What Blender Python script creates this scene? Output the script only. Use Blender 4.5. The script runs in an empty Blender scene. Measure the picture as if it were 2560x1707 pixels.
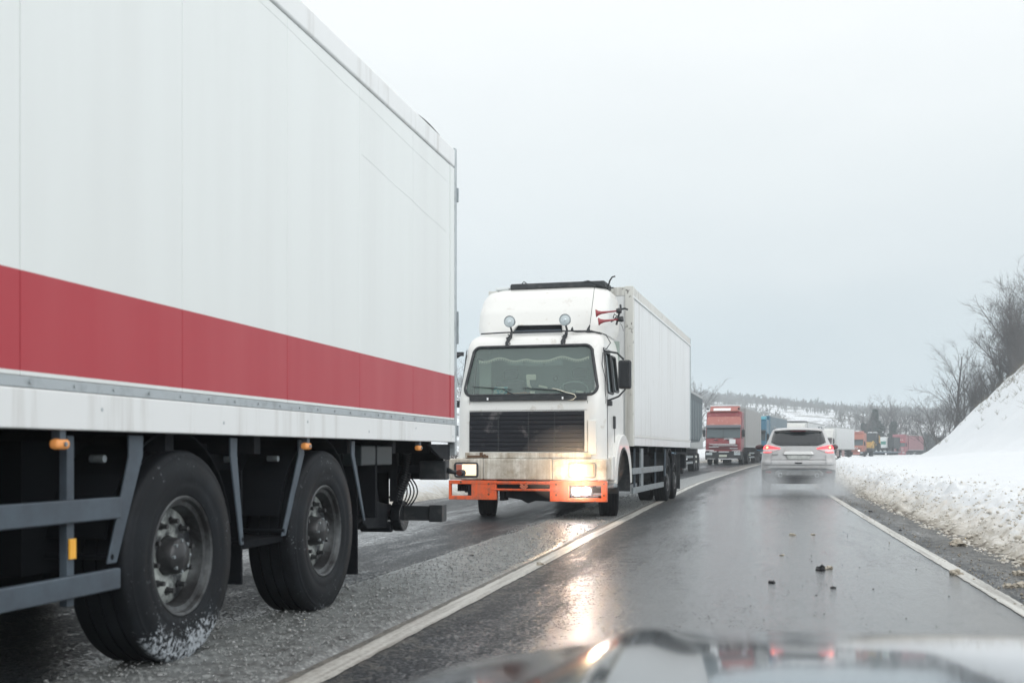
import bpy, math, random
from mathutils import Vector, noise, Matrix
R = math.radians
random.seed(7)
S = bpy.context.scene
COL = S.collection

# ------------------------------------------------------------------ camera
cam_d = bpy.data.cameras.new('camera'); cam = bpy.data.objects.new('camera', cam_d); COL.objects.link(cam)
cam.location = (0, 0, 1.05); cam.rotation_euler = (R(90), 0, 0)
cam_d.lens = 39.8; cam_d.sensor_width = 36; cam_d.shift_y = 0.108
cam_d.clip_start = 0.05; cam_d.clip_end = 6000
cam_d.dof.use_dof = True; cam_d.dof.focus_distance = 19.0; cam_d.dof.aperture_fstop = 3.3
S.camera = cam
# ------------------------------------------------------------------ world: overcast sky
W = bpy.data.worlds.new('World'); S.world = W; W.use_nodes = True
wn = W.node_tree; wn.nodes.clear()
def N(t, typ, **kw):
    n = t.nodes.new(typ)
    for k, v in kw.items():
        setattr(n, k, v)
    return n
SUN_EL, SUN_AZ = R(27), R(148)
wo = N(wn, 'ShaderNodeOutputWorld')
sky = N(wn, 'ShaderNodeTexSky', sky_type='NISHITA'); sky.sun_disc = False; sky.sun_elevation = SUN_EL; sky.sun_rotation = SUN_AZ
bsky = N(wn, 'ShaderNodeBackground'); bsky.inputs[1].default_value = 0.08
wn.links.new(sky.outputs[0], bsky.inputs[0])
tc = N(wn, 'ShaderNodeTexCoord'); sx = N(wn, 'ShaderNodeSeparateXYZ'); wn.links.new(tc.outputs['Generated'], sx.inputs[0])
ns = N(wn, 'ShaderNodeTexNoise'); ns.inputs['Scale'].default_value = 2.2; ns.inputs['Detail'].default_value = 4; ns.inputs['Roughness'].default_value = .5
mp = N(wn, 'ShaderNodeMapping'); mp.inputs['Scale'].default_value = (1, 1, 3.5)
wn.links.new(tc.outputs['Generated'], mp.inputs[0]); wn.links.new(mp.outputs[0], ns.inputs['Vector'])
ma = N(wn, 'ShaderNodeMath', operation='MULTIPLY_ADD'); ma.inputs[1].default_value = .16; ma.inputs[2].default_value = -.08
wn.links.new(ns.outputs[0], ma.inputs[0])
ad = N(wn, 'ShaderNodeMath', operation='ADD'); wn.links.new(ma.outputs[0], ad.inputs[0]); wn.links.new(sx.outputs['Z'], ad.inputs[1])
cr = N(wn, 'ShaderNodeValToRGB'); wn.links.new(ad.outputs[0], cr.inputs[0])
e = cr.color_ramp.elements
e[0].position = 0.0; e[0].color = (.47, .56, .61, 1)
e[1].position = 1.0; e[1].color = (1, 1, 1, 1)
for p, c in ((.07, (.51, .60, .645, 1)), (.16, (.71, .765, .785, 1)), (.25, (.81, .855, .865, 1)), (.35, (.92, .95, .955, 1)), (.5, (1, 1, 1, 1))):
    q = e.new(p); q.color = c
vs = N(wn, 'ShaderNodeMapRange'); vs.inputs['From Min'].default_value = .2; vs.inputs['From Max'].default_value = 1; vs.inputs['To Min'].default_value = 1; vs.inputs['To Max'].default_value = 1.12
wn.links.new(sx.outputs['Z'], vs.inputs['Value'])
bcl = N(wn, 'ShaderNodeBackground'); wn.links.new(cr.outputs[0], bcl.inputs[0]); wn.links.new(vs.outputs[0], bcl.inputs[1])
mxs = N(wn, 'ShaderNodeMixShader'); mxs.inputs[0].default_value = .94
wn.links.new(bsky.outputs[0], mxs.inputs[1]); wn.links.new(bcl.outputs[0], mxs.inputs[2]); wn.links.new(mxs.outputs[0], wo.inputs['Surface'])
# sun behind the cloud
sd = bpy.data.lights.new('sun', 'SUN'); sd.energy = 1.35; sd.angle = R(60); sd.color = (1, .995, .98)
so = bpy.data.objects.new('sun', sd); COL.objects.link(so)
_d = Vector((math.sin(SUN_AZ) * math.cos(SUN_EL), math.cos(SUN_AZ) * math.cos(SUN_EL), math.sin(SUN_EL)))
so.rotation_euler = _d.to_track_quat('Z', 'Y').to_euler()
so.location = (0, 0, 30)
S.view_settings.view_transform = 'Standard'; S.view_settings.look = 'None'; S.view_settings.gamma = 1
S.view_settings.exposure = 0.14; S.view_settings.use_curve_mapping = False
S.cycles.use_denoising = True; S.cycles.max_bounces = 6; S.cycles.diffuse_bounces = 3; S.cycles.glossy_bounces = 3
S.cycles.transmission_bounces = 4; S.cycles.transparent_max_bounces = 12; S.cycles.volume_bounces = 1
S.cycles.sample_clamp_indirect = 25; S.cycles.caustics_reflective = False; S.cycles.caustics_refractive = False
S.cycles.volume_step_rate = 2.0; S.cycles.volume_max_steps = 64

# ------------------------------------------------------------------ materials
def mat(name, col, rough=.5, metal=0.0, dirt=None, bump=None, spec=.5, coat=0.0, emit=None, streak=None, col2=None, seed=0):
    """col2=(colour, scale, lo, hi): blotches; dirt likewise, on top; streak=(colour, amount): vertical runs"""
    m = bpy.data.materials.new(name); m.use_nodes = True; t = m.node_tree
    b = t.nodes['Principled BSDF']; L = t.links.new
    b.inputs['Base Color'].default_value = (*col, 1); b.inputs['Roughness'].default_value = rough
    b.inputs['Metallic'].default_value = metal; b.inputs['Specular IOR Level'].default_value = spec
    b.inputs['Coat Weight'].default_value = coat; b.inputs['Coat Roughness'].default_value = .08
    tc = None
    def coord():
        nonlocal tc
        if tc is None: tc = N(t, 'ShaderNodeTexCoord')
        return tc.outputs['Object']
    cur = None
    for q, sc3 in ((col2, None), (dirt, None), (streak, 'z')):
        if not q: continue
        c2, scale, lo, hi = q
        mpn = N(t, 'ShaderNodeMapping'); L(coord(), mpn.inputs[0]); mpn.inputs['Location'].default_value = (seed * 3.1, seed, 0)
        if sc3: mpn.inputs['Scale'].default_value = (1, 1, .06)
        nz = N(t, 'ShaderNodeTexNoise'); nz.inputs['Scale'].default_value = scale; nz.inputs['Detail'].default_value = 6; nz.inputs['Roughness'].default_value = .65
        L(mpn.outputs[0], nz.inputs['Vector'])
        mr = N(t, 'ShaderNodeMapRange'); mr.inputs['From Min'].default_value = lo; mr.inputs['From Max'].default_value = hi; L(nz.outputs[0], mr.inputs['Value'])
        mx = N(t, 'ShaderNodeMix', data_type='RGBA'); L(mr.outputs[0], mx.inputs['Factor'])
        if cur is None: mx.inputs[6].default_value = (*col, 1)
        else: L(cur, mx.inputs[6])
        mx.inputs[7].default_value = (*c2, 1); cur = mx.outputs[2]
    if cur is not None: L(cur, b.inputs['Base Color'])
    if bump:
        nz = N(t, 'ShaderNodeTexNoise'); nz.inputs['Scale'].default_value = bump[0]; nz.inputs['Detail'].default_value = 5
        L(coord(), nz.inputs['Vector'])
        bp = N(t, 'ShaderNodeBump'); bp.inputs['Strength'].default_value = bump[1]; bp.inputs['Distance'].default_value = bump[2] if len(bump) > 2 else .01
        L(nz.outputs[0], bp.inputs['Height']); L(bp.outputs[0], b.inputs['Normal'])
    if emit:
        b.inputs['Emission Color'].default_value = (*emit[0], 1); b.inputs['Emission Strength'].default_value = emit[1]
    return m
def bsdf(m): return m.node_tree.nodes['Principled BSDF']

M = {}
M['white_cab'] = mat('white_cab_paint', (.80, .80, .77), .28, coat=.3, dirt=((.42, .36, .28), 5, .60, .85), bump=(3, .08, .02))
M['white_low'] = mat('white_bumper_paint', (.74, .72, .66), .45, dirt=((.24, .19, .13), 4.5, .42, .74), streak=((.32, .26, .18), 9, .42, .76), bump=(25, .1))
M['white_box'] = mat('white_box_panel', (.80, .82, .82), .35, streak=((.48, .47, .44), 7, .52, .9), dirt=((.5, .48, .44), 1.2, .6, .95))
M['box_trim'] = mat('grimy_white_trim', (.66, .66, .62), .45, dirt=((.07, .06, .05), 9, .60, .68), streak=((.3, .28, .25), 8, .5, .8))
M['black'] = mat('black_plastic', (.022, .026, .03), .5, dirt=((.08, .08, .08), 8, .5, .8))
M['gloss_black'] = mat('black_gloss', (.012, .014, .017), .2)
M['chassis'] = mat('chassis_grime', (.008, .010, .014), .72, spec=.25, dirt=((.020, .023, .027), 7, .45, .75), bump=(30, .3))
M['under'] = mat('underbody_black', (.005, .0065, .009), .85, spec=.15)
M['rail_grey'] = mat('grey_guard_rail', (.085, .112, .14), .5, dirt=((.05, .06, .075), 5, .4, .8), metal=.2)
M['galv'] = mat('galvanised_metal', (.33, .37, .39), .42, metal=.6, dirt=((.12, .13, .14), 9, .45, .8))
M['alu'] = mat('aluminium_trim', (.46, .50, .52), .38, metal=.55, dirt=((.25, .27, .28), 10, .5, .8))
M['rubber'] = mat('tyre_rubber', (.005, .0065, .009), .68, spec=.2, dirt=((.013, .016, .020), 5, .45, .8), bump=(60, .25, .004))
M['rim'] = mat('dirty_steel_rim', (.12, .13, .135), .42, metal=.5, dirt=((.03, .03, .032), 6, .35, .6))
M['rim_light'] = mat('scuffed_rim_face', (.50, .54, .52), .45, metal=.2, dirt=((.035, .04, .045), 6, .42, .58))
M['nut'] = mat('greasy_wheel_nut', (.05, .052, .055), .35, metal=.5)
M['orange'] = mat('orange_paint', (.78, .12, .03), .42, dirt=((.30, .10, .06), 11, .50, .74), streak=((.45, .16, .10), 14, .50, .78), bump=(14, .15))
M['horn_red'] = mat('red_horn', (.30, .04, .05), .3)
M['rust'] = mat('rust_dirt', (.12, .07, .04), .9)
M['amber'] = mat('amber_lens', (.80, .33, .10), .25, emit=((1, .4, .1), .12))
M['amber_print'] = mat('amber_reflector', (.95, .48, .06), .35)
M['chrome'] = mat('lamp_chrome', (.75, .8, .82), .12, metal=.9)
M['lens_clear'] = mat('clear_lens', (.55, .62, .64), .1, coat=.6, bump=(60, .6, .01))
M['lamp_on'] = mat('headlamp_lit', (1, .9, .7), .2, emit=((1, .78, .48), 46))
M['lamp_dim'] = mat('headlamp_lit_soft', (1, .8, .55), .2, emit=((1, .66, .34), 1.25), bump=(30, .5))
M['fog_on'] = mat('fog_lamp_lit', (1, 1, 1), .2, emit=((.95, .95, 1), 44))
M['tail_on'] = mat('tail_lamp_lit', (.8, .03, .05), .2, emit=((1, .06, .07), 1.7))
M['tail_dot'] = mat('tail_bulb_lit', (1, .3, .1), .2, emit=((1, .22, .08), 9))
M['tail_clear'] = mat('tail_lens_clear', (.75, .62, .62), .15, coat=.6)
M['red_paint'] = mat('red_truck_paint', (.23, .028, .036), .35, coat=.3, dirt=((.55, .42, .40), 5, .55, .9))
M['pink_red'] = mat('faded_red_paint', (.42, .15, .125), .4, coat=.2, dirt=((.7, .5, .45), 3, .55, .9))
M['blue_paint'] = mat('blue_truck_paint', (.025, .13, .21), .35, coat=.3)
M['orange_truck'] = mat('orange_truck_paint', (.44, .15, .10), .4, coat=.2)
M['red_far'] = mat('faded_crimson_paint', (.30, .085, .105), .45)
M['curtain_dark'] = mat('dark_tarpaulin', (.045, .065, .075), .5, streak=((.09, .11, .12), 5, .45, .7))
M['curtain_grey'] = mat('grey_tarpaulin', (.36, .36, .35), .5, streak=((.24, .24, .24), 4, .45, .75))
M['curtain_blue'] = mat('slate_blue_tarpaulin', (.17, .23, .27), .5, streak=((.12, .17, .2), 3, .45, .75))
M['grey_panel'] = mat('pale_grey_panel', (.42, .44, .44), .5)
M['yellow'] = mat('machine_yellow', (.60, .36, .07), .5, dirt=((.15, .12, .08), 2, .5, .7))
M['deep_blue'] = mat('deep_blue_panel', (.03, .07, .2), .5)
M['green_paint'] = mat('teal_green_panel', (.05, .26, .21), .5)
M['snow_part'] = mat('settled_snow', (.86, .88, .90), .75, bump=(20, .4, .02))
M['silver'] = mat('silver_car_paint', (.52, .525, .53), .3, coat=.5, dirt=((.36, .33, .31), 4, .50, .85), metal=.0)
M['silver_low'] = mat('grimy_bumper_plastic', (.13, .14, .15), .6, dirt=((.22, .22, .22), 5, .4, .7))
M['skid'] = mat('grimy_skid_plate', (.36, .38, .39), .5, dirt=((.2, .2, .2), 5, .4, .7))
M['plate'] = mat('number_plate', (.55, .57, .55), .5, dirt=((.4, .41, .4), 9, .4, .7))
M['cream'] = mat('cream_lace', (.90, .88, .72), .8)
M['dash'] = mat('dashboard_grey', (.10, .12, .12), .7)
M['cabin'] = mat('cabin_trim', (.32, .38, .35), .8)
M['cabin_dark'] = mat('cabin_dark_trim', (.075, .09, .09), .8)
M['mint'] = mat('pale_green_cloth', (.42, .50, .42), .8)
M['map_print'] = mat('folded_map', (.45, .62, .55), .7, col2=((.08, .38, .45), 22, .48, .55))
M['clod'] = mat('dirty_snow_clod', (.46, .42, .35), .8, dirt=((.2, .17, .13), 20, .45, .7))
M['dark_clod'] = mat('dark_mud_lump', (.025, .025, .028), .5)
M['bark'] = mat('bark', (.085, .075, .070), .9, dirt=((.16, .14, .13), 6, .5, .8))
M['twig'] = mat('bare_twig', (.095, .085, .082), .9)
M['ivy'] = mat('ivy_leaf', (.022, .045, .033), .7, spec=.2, dirt=((.05, .075, .055), 2, .5, .8))
M['straw'] = mat('dry_stalks', (.20, .17, .12), .9)

def glass(name, tint, refl, dif=(.3, .35, .33), dv=.05):
    m = bpy.data.materials.new(name); m.use_nodes = True; t = m.node_tree; t.nodes.clear(); L = t.links.new
    o = N(t, 'ShaderNodeOutputMaterial'); tr = N(t, 'ShaderNodeBsdfTransparent'); tr.inputs[0].default_value = (*tint, 1)
    gl = N(t, 'ShaderNodeBsdfGlossy'); gl.inputs['Roughness'].default_value = .05; gl.inputs[0].default_value = (.95, 1, 1, 1)
    df = N(t, 'ShaderNodeBsdfDiffuse'); df.inputs[0].default_value = (*dif, 1)
    fr = N(t, 'ShaderNodeFresnel'); fr.inputs[0].default_value = refl
    m0 = N(t, 'ShaderNodeMixShader'); m0.inputs[0].default_value = dv; L(tr.outputs[0], m0.inputs[1]); L(df.outputs[0], m0.inputs[2])
    m1 = N(t, 'ShaderNodeMixShader'); L(fr.outputs[0], m1.inputs[0]); L(m0.outputs[0], m1.inputs[1]); L(gl.outputs[0], m1.inputs[2]); L(m1.outputs[0], o.inputs[0])
    return m
M['glass'] = glass('windscreen_glass', (.84, .92, .89), 1.60, dif=(.46, .60, .56), dv=.20)
M['glass_dark'] = glass('tinted_glass', (.18, .21, .22), 1.7, dv=.03)
M['car_glass'] = mat('car_rear_glass', (.02, .026, .03), .08, coat=.5)

# tyre with snow stuck to it
def tyre_snow(seed, amt):
    m = mat('snowy_tyre_rubber%d' % seed, (.005, .0065, .009), .62, spec=.25, dirt=((.014, .018, .023), 5, .45, .8), bump=(60, .25, .004))
    t = m.node_tree; L = t.links.new; b = bsdf(m)
    old = b.inputs['Base Color'].links[0].from_socket
    tc = N(t, 'ShaderNodeTexCoord')
    n1 = N(t, 'ShaderNodeTexNoise'); n1.inputs['Scale'].default_value = 44; n1.inputs['Detail'].default_value = 7; n1.inputs['Roughness'].default_value = .75; L(tc.outputs['Object'], n1.inputs['Vector'])
    n2 = N(t, 'ShaderNodeTexNoise'); n2.inputs['Scale'].default_value = 2.6; n2.inputs['Detail'].default_value = 2
    mpn = N(t, 'ShaderNodeMapping'); mpn.inputs['Location'].default_value = (seed * 1.7, seed * 2.3, seed); L(tc.outputs['Object'], mpn.inputs[0]); L(mpn.outputs[0], n2.inputs['Vector'])
    sp = N(t, 'ShaderNodeSeparateXYZ'); L(tc.outputs['Object'], sp.inputs[0])
    zr = N(t, 'ShaderNodeMapRange'); L(sp.outputs['Z'], zr.inputs['Value']); zr.inputs['From Min'].default_value = -.28; zr.inputs['From Max'].default_value = -.44; zr.inputs['To Min'].default_value = 0; zr.inputs['To Max'].default_value = .20 * amt
    a = N(t, 'ShaderNodeMath', operation='MULTIPLY_ADD'); L(n2.outputs[0], a.inputs[0]); a.inputs[1].default_value = .45; L(n1.outputs[0], a.inputs[2])
    a2 = N(t, 'ShaderNodeMath', operation='ADD'); L(a.outputs[0], a2.inputs[0]); L(zr.outputs[0], a2.inputs[1])
    mr = N(t, 'ShaderNodeMapRange'); L(a2.outputs[0], mr.inputs['Value']); mr.inputs['From Min'].default_value = .89; mr.inputs['From Max'].default_value = .97
    sd_ = N(t, 'ShaderNodeMapRange'); L(sp.outputs['X'], sd_.inputs['Value']); sd_.inputs['From Min'].default_value = .11; sd_.inputs['From Max'].default_value = .15
    mk = N(t, 'ShaderNodeMath', operation='MULTIPLY'); L(mr.outputs[0], mk.inputs[0]); L(sd_.outputs[0], mk.inputs[1])
    mx = N(t, 'ShaderNodeMix', data_type='RGBA'); L(mk.outputs[0], mx.inputs['Factor']); L(old, mx.inputs[6]); mx.inputs[7].default_value = (.46, .50, .54, 1)
    L(mx.outputs[2], b.inputs['Base Color'])
    return m
M['rubber_snow'] = tyre_snow(1, 1.1); M['rubber_snow2'] = tyre_snow(4, .35)

# ------------------------------------------------------------------ mesh helpers
class MB:
    def __init__(s): s.v = []; s.f = []; s.m = []
    def add(s, vs, fs, mi=0):
        o = len(s.v); s.v += [tuple(v) for v in vs]; s.f += [tuple(i + o for i in f) for f in fs]; s.m += [mi] * len(fs); return s
    def box(s, x0, x1, y0, y1, z0, z1, mi=0):
        vs = [(x, y, z) for z in (z0, z1) for y in (y0, y1) for x in (x0, x1)]
        return s.add(vs, [(0, 2, 3, 1), (4, 5, 7, 6), (0, 1, 5, 4), (2, 6, 7, 3), (0, 4, 6, 2), (1, 3, 7, 5)], mi)
    def obox(s, c, sz, rot, mi=0):
        m = Matrix.Translation(c) @ Matrix.Rotation(rot[2], 4, 'Z') @ Matrix.Rotation(rot[1], 4, 'Y') @ Matrix.Rotation(rot[0], 4, 'X')
        vs = [m @ Vector((x * sz[0] / 2, y * sz[1] / 2, z * sz[2] / 2)) for z in (-1, 1) for y in (-1, 1) for x in (-1, 1)]
        return s.add(vs, [(0, 2, 3, 1), (4, 5, 7, 6), (0, 1, 5, 4), (2, 6, 7, 3), (0, 4, 6, 2), (1, 3, 7, 5)], mi)
    def prism(s, pts, axis, a, b, mi=0):
        """pts 2D polygon; axis 'x': pts=(y,z); 'y': pts=(x,z); 'z': pts=(x,y)"""
        def P(p, t): return {'x': (t, p[0], p[1]), 'y': (p[0], t, p[1]), 'z': (p[0], p[1], t)}[axis]
        n = len(pts); vs = [P(p, a) for p in pts] + [P(p, b) for p in pts]
        fs = [tuple(range(n)), tuple(range(2 * n - 1, n - 1, -1))] + [(i, (i + 1) % n + 0, (i + 1) % n + n, i + n)[::-1] for i in range(n)]
        return s.add(vs, fs, mi)
    def cyl(s, p, q, r, n=12, r2=None, cap=True, mi=0):
        p = Vector(p); q = Vector(q); d = (q - p); r2 = r if r2 is None else r2
        if d.length < 1e-9: return s
        a = d.orthogonal().normalized(); b = d.normalized().cross(a)
        vs = [p + (a * math.cos(2 * math.pi * i / n) + b * math.sin(2 * math.pi * i / n)) * r for i in range(n)] + \
             [q + (a * math.cos(2 * math.pi * i / n) + b * math.sin(2 * math.pi * i / n)) * r2 for i in range(n)]
        fs = [(i, (i + 1) % n, (i + 1) % n + n, i + n) for i in range(n)]
        if cap: fs += [tuple(range(n - 1, -1, -1)), tuple(range(n, 2 * n))]
        return s.add(vs, fs, mi)
    def tube(s, pts, r, n=6, closed=False, mi=0):
        pts = [Vector(p) for p in pts]; K = len(pts); up = None; vs = []; rs = r if hasattr(r, '__len__') else [r] * K
        for k in range(K):
            a = pts[(k - 1) % K] if (closed or k > 0) else pts[k]; b = pts[(k + 1) % K] if (closed or k < K - 1) else pts[k]
            d = (b - a).normalized()
            if up is None: up = d.orthogonal().normalized()
            up = (up - d * up.dot(d)); up = up.normalized() if up.length > 1e-6 else d.orthogonal().normalized()
            w = d.cross(up)
            vs += [pts[k] + (up * math.cos(2 * math.pi * i / n) + w * math.sin(2 * math.pi * i / n)) * rs[k] for i in range(n)]
        fs = []
        for k in range(K if closed else K - 1):
            for i in range(n):
                fs.append((k * n + i, k * n + (i + 1) % n, ((k + 1) % K) * n + (i + 1) % n, ((k + 1) % K) * n + i))
        if not closed: fs += [tuple(range(n - 1, -1, -1)), tuple((K - 1) * n + i for i in range(n))]
        return s.add(vs, fs, mi)
    def lathe(s, prof, c, axis='x', n=48, a0=0, a1=2 * math.pi, sgn=1, mi=0):
        """prof list of (axial, r)"""
        full = abs(a1 - a0 - 2 * math.pi) < 1e-6; K = n if full else n + 1; m = len(prof); vs = []
        for k in range(K):
            t = a0 + (a1 - a0) * k / n; cs, sn = math.cos(t), math.sin(t)
            for (u, r) in prof:
                if axis == 'x': vs.append((c[0] + u * sgn, c[1] + r * cs, c[2] + r * sn))
                elif axis == 'y': vs.append((c[0] + r * cs, c[1] + u * sgn, c[2] + r * sn))
                else: vs.append((c[0] + r * cs, c[1] + r * sn, c[2] + u * sgn))
        fs = [(k * m + i, k * m + i + 1, ((k + 1) % K) * m + i + 1, ((k + 1) % K) * m + i) for k in range(n) for i in range(m - 1)]
        return s.add(vs, fs, mi)
    def sheet(s, grid, mi=0, skip=None):
        r = len(grid); c = len(grid[0]); vs = [p for row in grid for p in row]
        fs = [(i * c + j, i * c + j + 1, (i + 1) * c + j + 1, (i + 1) * c + j) for i in range(r - 1) for j in range(c - 1) if not (skip and skip(i, j))]
        return s.add(vs, fs, mi)
    def blob(s, c, r, seed=0, amp=.3, sub=1, mi=0):
        vs, fs = ICO[sub]; out = []
        for v in vs:
            k = 1 + amp * noise.noise(Vector(v) * 1.7 + Vector((seed * 1.37, seed * .71, seed)))
            out.append((c[0] + v[0] * r[0] * k, c[1] + v[1] * r[1] * k, c[2] + v[2] * r[2] * k))
        return s.add(out, fs, mi)
def _ico():
    t = (1 + 5 ** .5) / 2
    v = [Vector(p).normalized() for p in [(-1, t, 0), (1, t, 0), (-1, -t, 0), (1, -t, 0), (0, -1, t), (0, 1, t), (0, -1, -t), (0, 1, -t), (t, 0, -1), (t, 0, 1), (-t, 0, -1), (-t, 0, 1)]]
    f = [(0, 11, 5), (0, 5, 1), (0, 1, 7), (0, 7, 10), (0, 10, 11), (1, 5, 9), (5, 11, 4), (11, 10, 2), (10, 7, 6), (7, 1, 8), (3, 9, 4), (3, 4, 2), (3, 2, 6), (3, 6, 8), (3, 8, 9), (4, 9, 5), (2, 4, 11), (6, 2, 10), (8, 6, 7), (9, 8, 1)]
    out = [([tuple(x) for x in v], f)]
    for _ in range(3):
        v = [Vector(x) for x in out[-1][0]]; f0 = out[-1][1]; cache = {}; nf = []
        def mid(a, b):
            k = (min(a, b), max(a, b))
            if k not in cache: cache[k] = len(v); v.append(((v[a] + v[b]) / 2).normalized())
            return cache[k]
        for a, b, c in f0:
            x, y, z = mid(a, b), mid(b, c), mid(c, a); nf += [(a, x, z), (b, y, x), (c, z, y), (x, y, z)]
        out.append(([tuple(x) for x in v], nf))
    return out
ICO = _ico()
import bmesh
def build(mb, name, m, parent=None, bevel=0, smooth=False, seg=2, org=None, label=None, fix=True):
    """org: local origin of the object inside its parent (mesh is shifted by -org)"""
    me = bpy.data.meshes.new(name); vs = mb.v
    if org: vs = [(x - org[0], y - org[1], z - org[2]) for x, y, z in vs]
    me.from_pydata(vs, [], mb.f)
    for mm in (m if isinstance(m, (list, tuple)) else [m]): me.materials.append(mm)
    if any(mb.m): me.polygons.foreach_set('material_index', mb.m)
    if fix and len(mb.f) < 60000:
        bm = bmesh.new(); bm.from_mesh(me); bmesh.ops.recalc_face_normals(bm, faces=bm.faces); bm.to_mesh(me); bm.free()
    if smooth or bevel: me.polygons.foreach_set('use_smooth', [True] * len(me.polygons))
    o = bpy.data.objects.new(name, me); COL.objects.link(o)
    if parent: o.parent = parent
    if org: o.location = org
    if bevel:
        b = o.modifiers.new('bevel', 'BEVEL'); b.width = bevel; b.segments = seg; b.limit_method = 'ANGLE'; b.angle_limit = R(35); b.harden_normals = True
    elif smooth == 'auto':
        pass
    if label: o['label'] = label
    return o
def auto(o, ang=35):
    """sharp edges above an angle, smooth elsewhere"""
    me = o.data; bm = bmesh.new(); bm.from_mesh(me)
    for e_ in bm.edges:
        if len(e_.link_faces) == 2 and e_.calc_face_angle(0) > R(ang): e_.smooth = False
    bm.to_mesh(me); bm.free(); return o
def thing(name, label, cat, loc, rz=0, group=None):
    o = bpy.data.objects.new(name, None); COL.objects.link(o); o.empty_display_size = .3
    o.location = loc; o.rotation_euler = (0, 0, rz); o['label'] = label; o['category'] = cat
    if group: o['group'] = group
    return o
def tag(o, label=None, cat=None, group=None, kind=None):
    for k, v in (('label', label), ('category', cat), ('group', group), ('kind', kind)):
        if v: o[k] = v
    return o
def pivot(name, parent, loc):
    o = bpy.data.objects.new(name, None); COL.objects.link(o); o.parent = parent; o.location = loc; o.empty_display_size = .1; return o
def text_mesh(name, s, size, m, parent, loc, rot, ext=.003):
    c = bpy.data.curves.new(name, 'FONT'); c.body = s; c.size = size; c.extrude = ext; c.align_x = 'CENTER'; c.align_y = 'CENTER'
    o = bpy.data.objects.new(name, c); COL.objects.link(o)
    bpy.context.view_layer.update(); dg = bpy.context.evaluated_depsgraph_get()
    me = bpy.data.meshes.new_from_object(o.evaluated_get(dg)); bpy.data.objects.remove(o)
    o = bpy.data.objects.new(name, me); me.materials.clear(); me.materials.append(m); COL.objects.link(o)
    o.parent = parent; o.location = loc; o.rotation_euler = rot; return o

# ------------------------------------------------------------------ the place: road path and terrain functions
PATH = [(-12, -4.65), (-5, -3.14), (0, -2.05), (5.86, -.787), (9.95, .10), (22.6, 2.83), (42.3, 7.3), (79, 17.2), (100, 24.2), (113, 29.2), (140, 42), (173, 60), (208, 82), (260, 120), (330, 180)]
def pchip(P, t):
    n = len(P)
    if t <= P[0][0]: return P[0][1] + (t - P[0][0]) * (P[1][1] - P[0][1]) / (P[1][0] - P[0][0])
    for i in range(n - 1):
        if t <= P[i + 1][0] or i == n - 2:
            x0, y0 = P[i]; x1, y1 = P[i + 1]; h = x1 - x0
            def sl(k): return (P[k + 1][1] - P[k][1]) / (P[k + 1][0] - P[k][0])
            m0 = sl(i) if i == 0 else (sl(i - 1) + sl(i)) / 2; m1 = sl(i) if i == n - 2 else (sl(i) + sl(i + 1)) / 2
            u = (t - x0) / h
            return y0 * (2 * u**3 - 3 * u * u + 1) + y1 * (-2 * u**3 + 3 * u * u) + h * m0 * (u**3 - 2 * u * u + u) + h * m1 * (u**3 - u * u)
def XC(Y): return pchip(PATH, Y)
def slope(Y): return (XC(Y + .5) - XC(Y - .5))
def ss(a, b, x):
    x = max(0, min(1, (x - a) / (b - a))); return x * x * (3 - 2 * x)
def zg(Y): return .22 * ss(50, 92, Y)
def pt(Y, off, z=0.0):      # off measured across the road, to the right of the centre line
    k = math.sqrt(1 + slope(Y) ** 2); return (XC(Y) + off * k, Y, zg(Y) + z)
RL = 3.73                    # right edge line from the centre line
def right_h(o, Y, X):        # o = distance to the right of the right edge line
    n1 = noise.noise(Vector((X * .35, Y * .35, 3.3)))
    b = (.46 - .10 * ss(40, 80, Y)) * ss(.62, 1.75, o) * (1 + .25 * n1) + (.10 + .50 * (1 - ss(45, 85, Y))) * ss(1.7, 8, o)
    if o > .6:
        lump = 1 - ss(1.6, 3.2, o)
        a = ss(.6, .9, o)
        b += a * lump * (.10 * noise.noise(Vector((X * 3.1, Y * 3.1, 0))) + .075 * noise.noise(Vector((X * 8, Y * 8, 1))) + .03 * noise.noise(Vector((X * 19, Y * 19, 2))))
        b += a * .05 * noise.noise(Vector((X * .9, Y * .9, 5)))
    foot = 7.0 + .4 * noise.noise(Vector((Y * .06, 1.2, 0)))
    q = max(0, o - foot)
    if q > 0:
        H = 9.5 + 1.2 * noise.noise(Vector((Y * .045, 9.1, 0))) + 3.0 * ss(85, 150, Y)
        rise = 1.13 * q * q / (q + 2.4)
        k = 1.2; hh = -math.log(math.exp(-rise / k) + math.exp(-H / k)) * k
        b += max(0, hh) + .035 * max(0, q - 6) + .62 * ss(0, 3, q) * noise.noise(Vector((X * .22, Y * .22, 8))) + .22 * ss(0, 2, q) * noise.noise(Vector((X * .9, Y * .9, 3))) + .05 * ss(0, 2, q) * noise.noise(Vector((X * 2.1, Y * 2.1, 4)))
    return b
def left_h(o, Y, X):
    b = .38 * ss(.1, 1.0, o) + .9 * ss(4, 14, o) + (.07 * noise.noise(Vector((X * 2.4, Y * 2.4, 0))) + .12 * noise.noise(Vector((X * .5, Y * .5, 7)))) * ss(.1, .5, o)
    return b - .04
def terr(X, Y):
    k = math.sqrt(1 + slope(Y) ** 2); o = (X - XC(Y)) / k - RL
    return zg(Y) + right_h(o, Y, X) if o > .5 else zg(Y) + (0 if o > -9 else left_h(-o - 9, Y, X))
def D(dx, Y): return (dx - 1176) / 2600 * Y

def frange_log(a, b, r0, k):
    out = [a]; 
    while out[-1] < b: out.append(out[-1] + max(r0, k * abs(out[-1])))
    return out
YS = frange_log(-8, 328, .30, .018)
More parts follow.
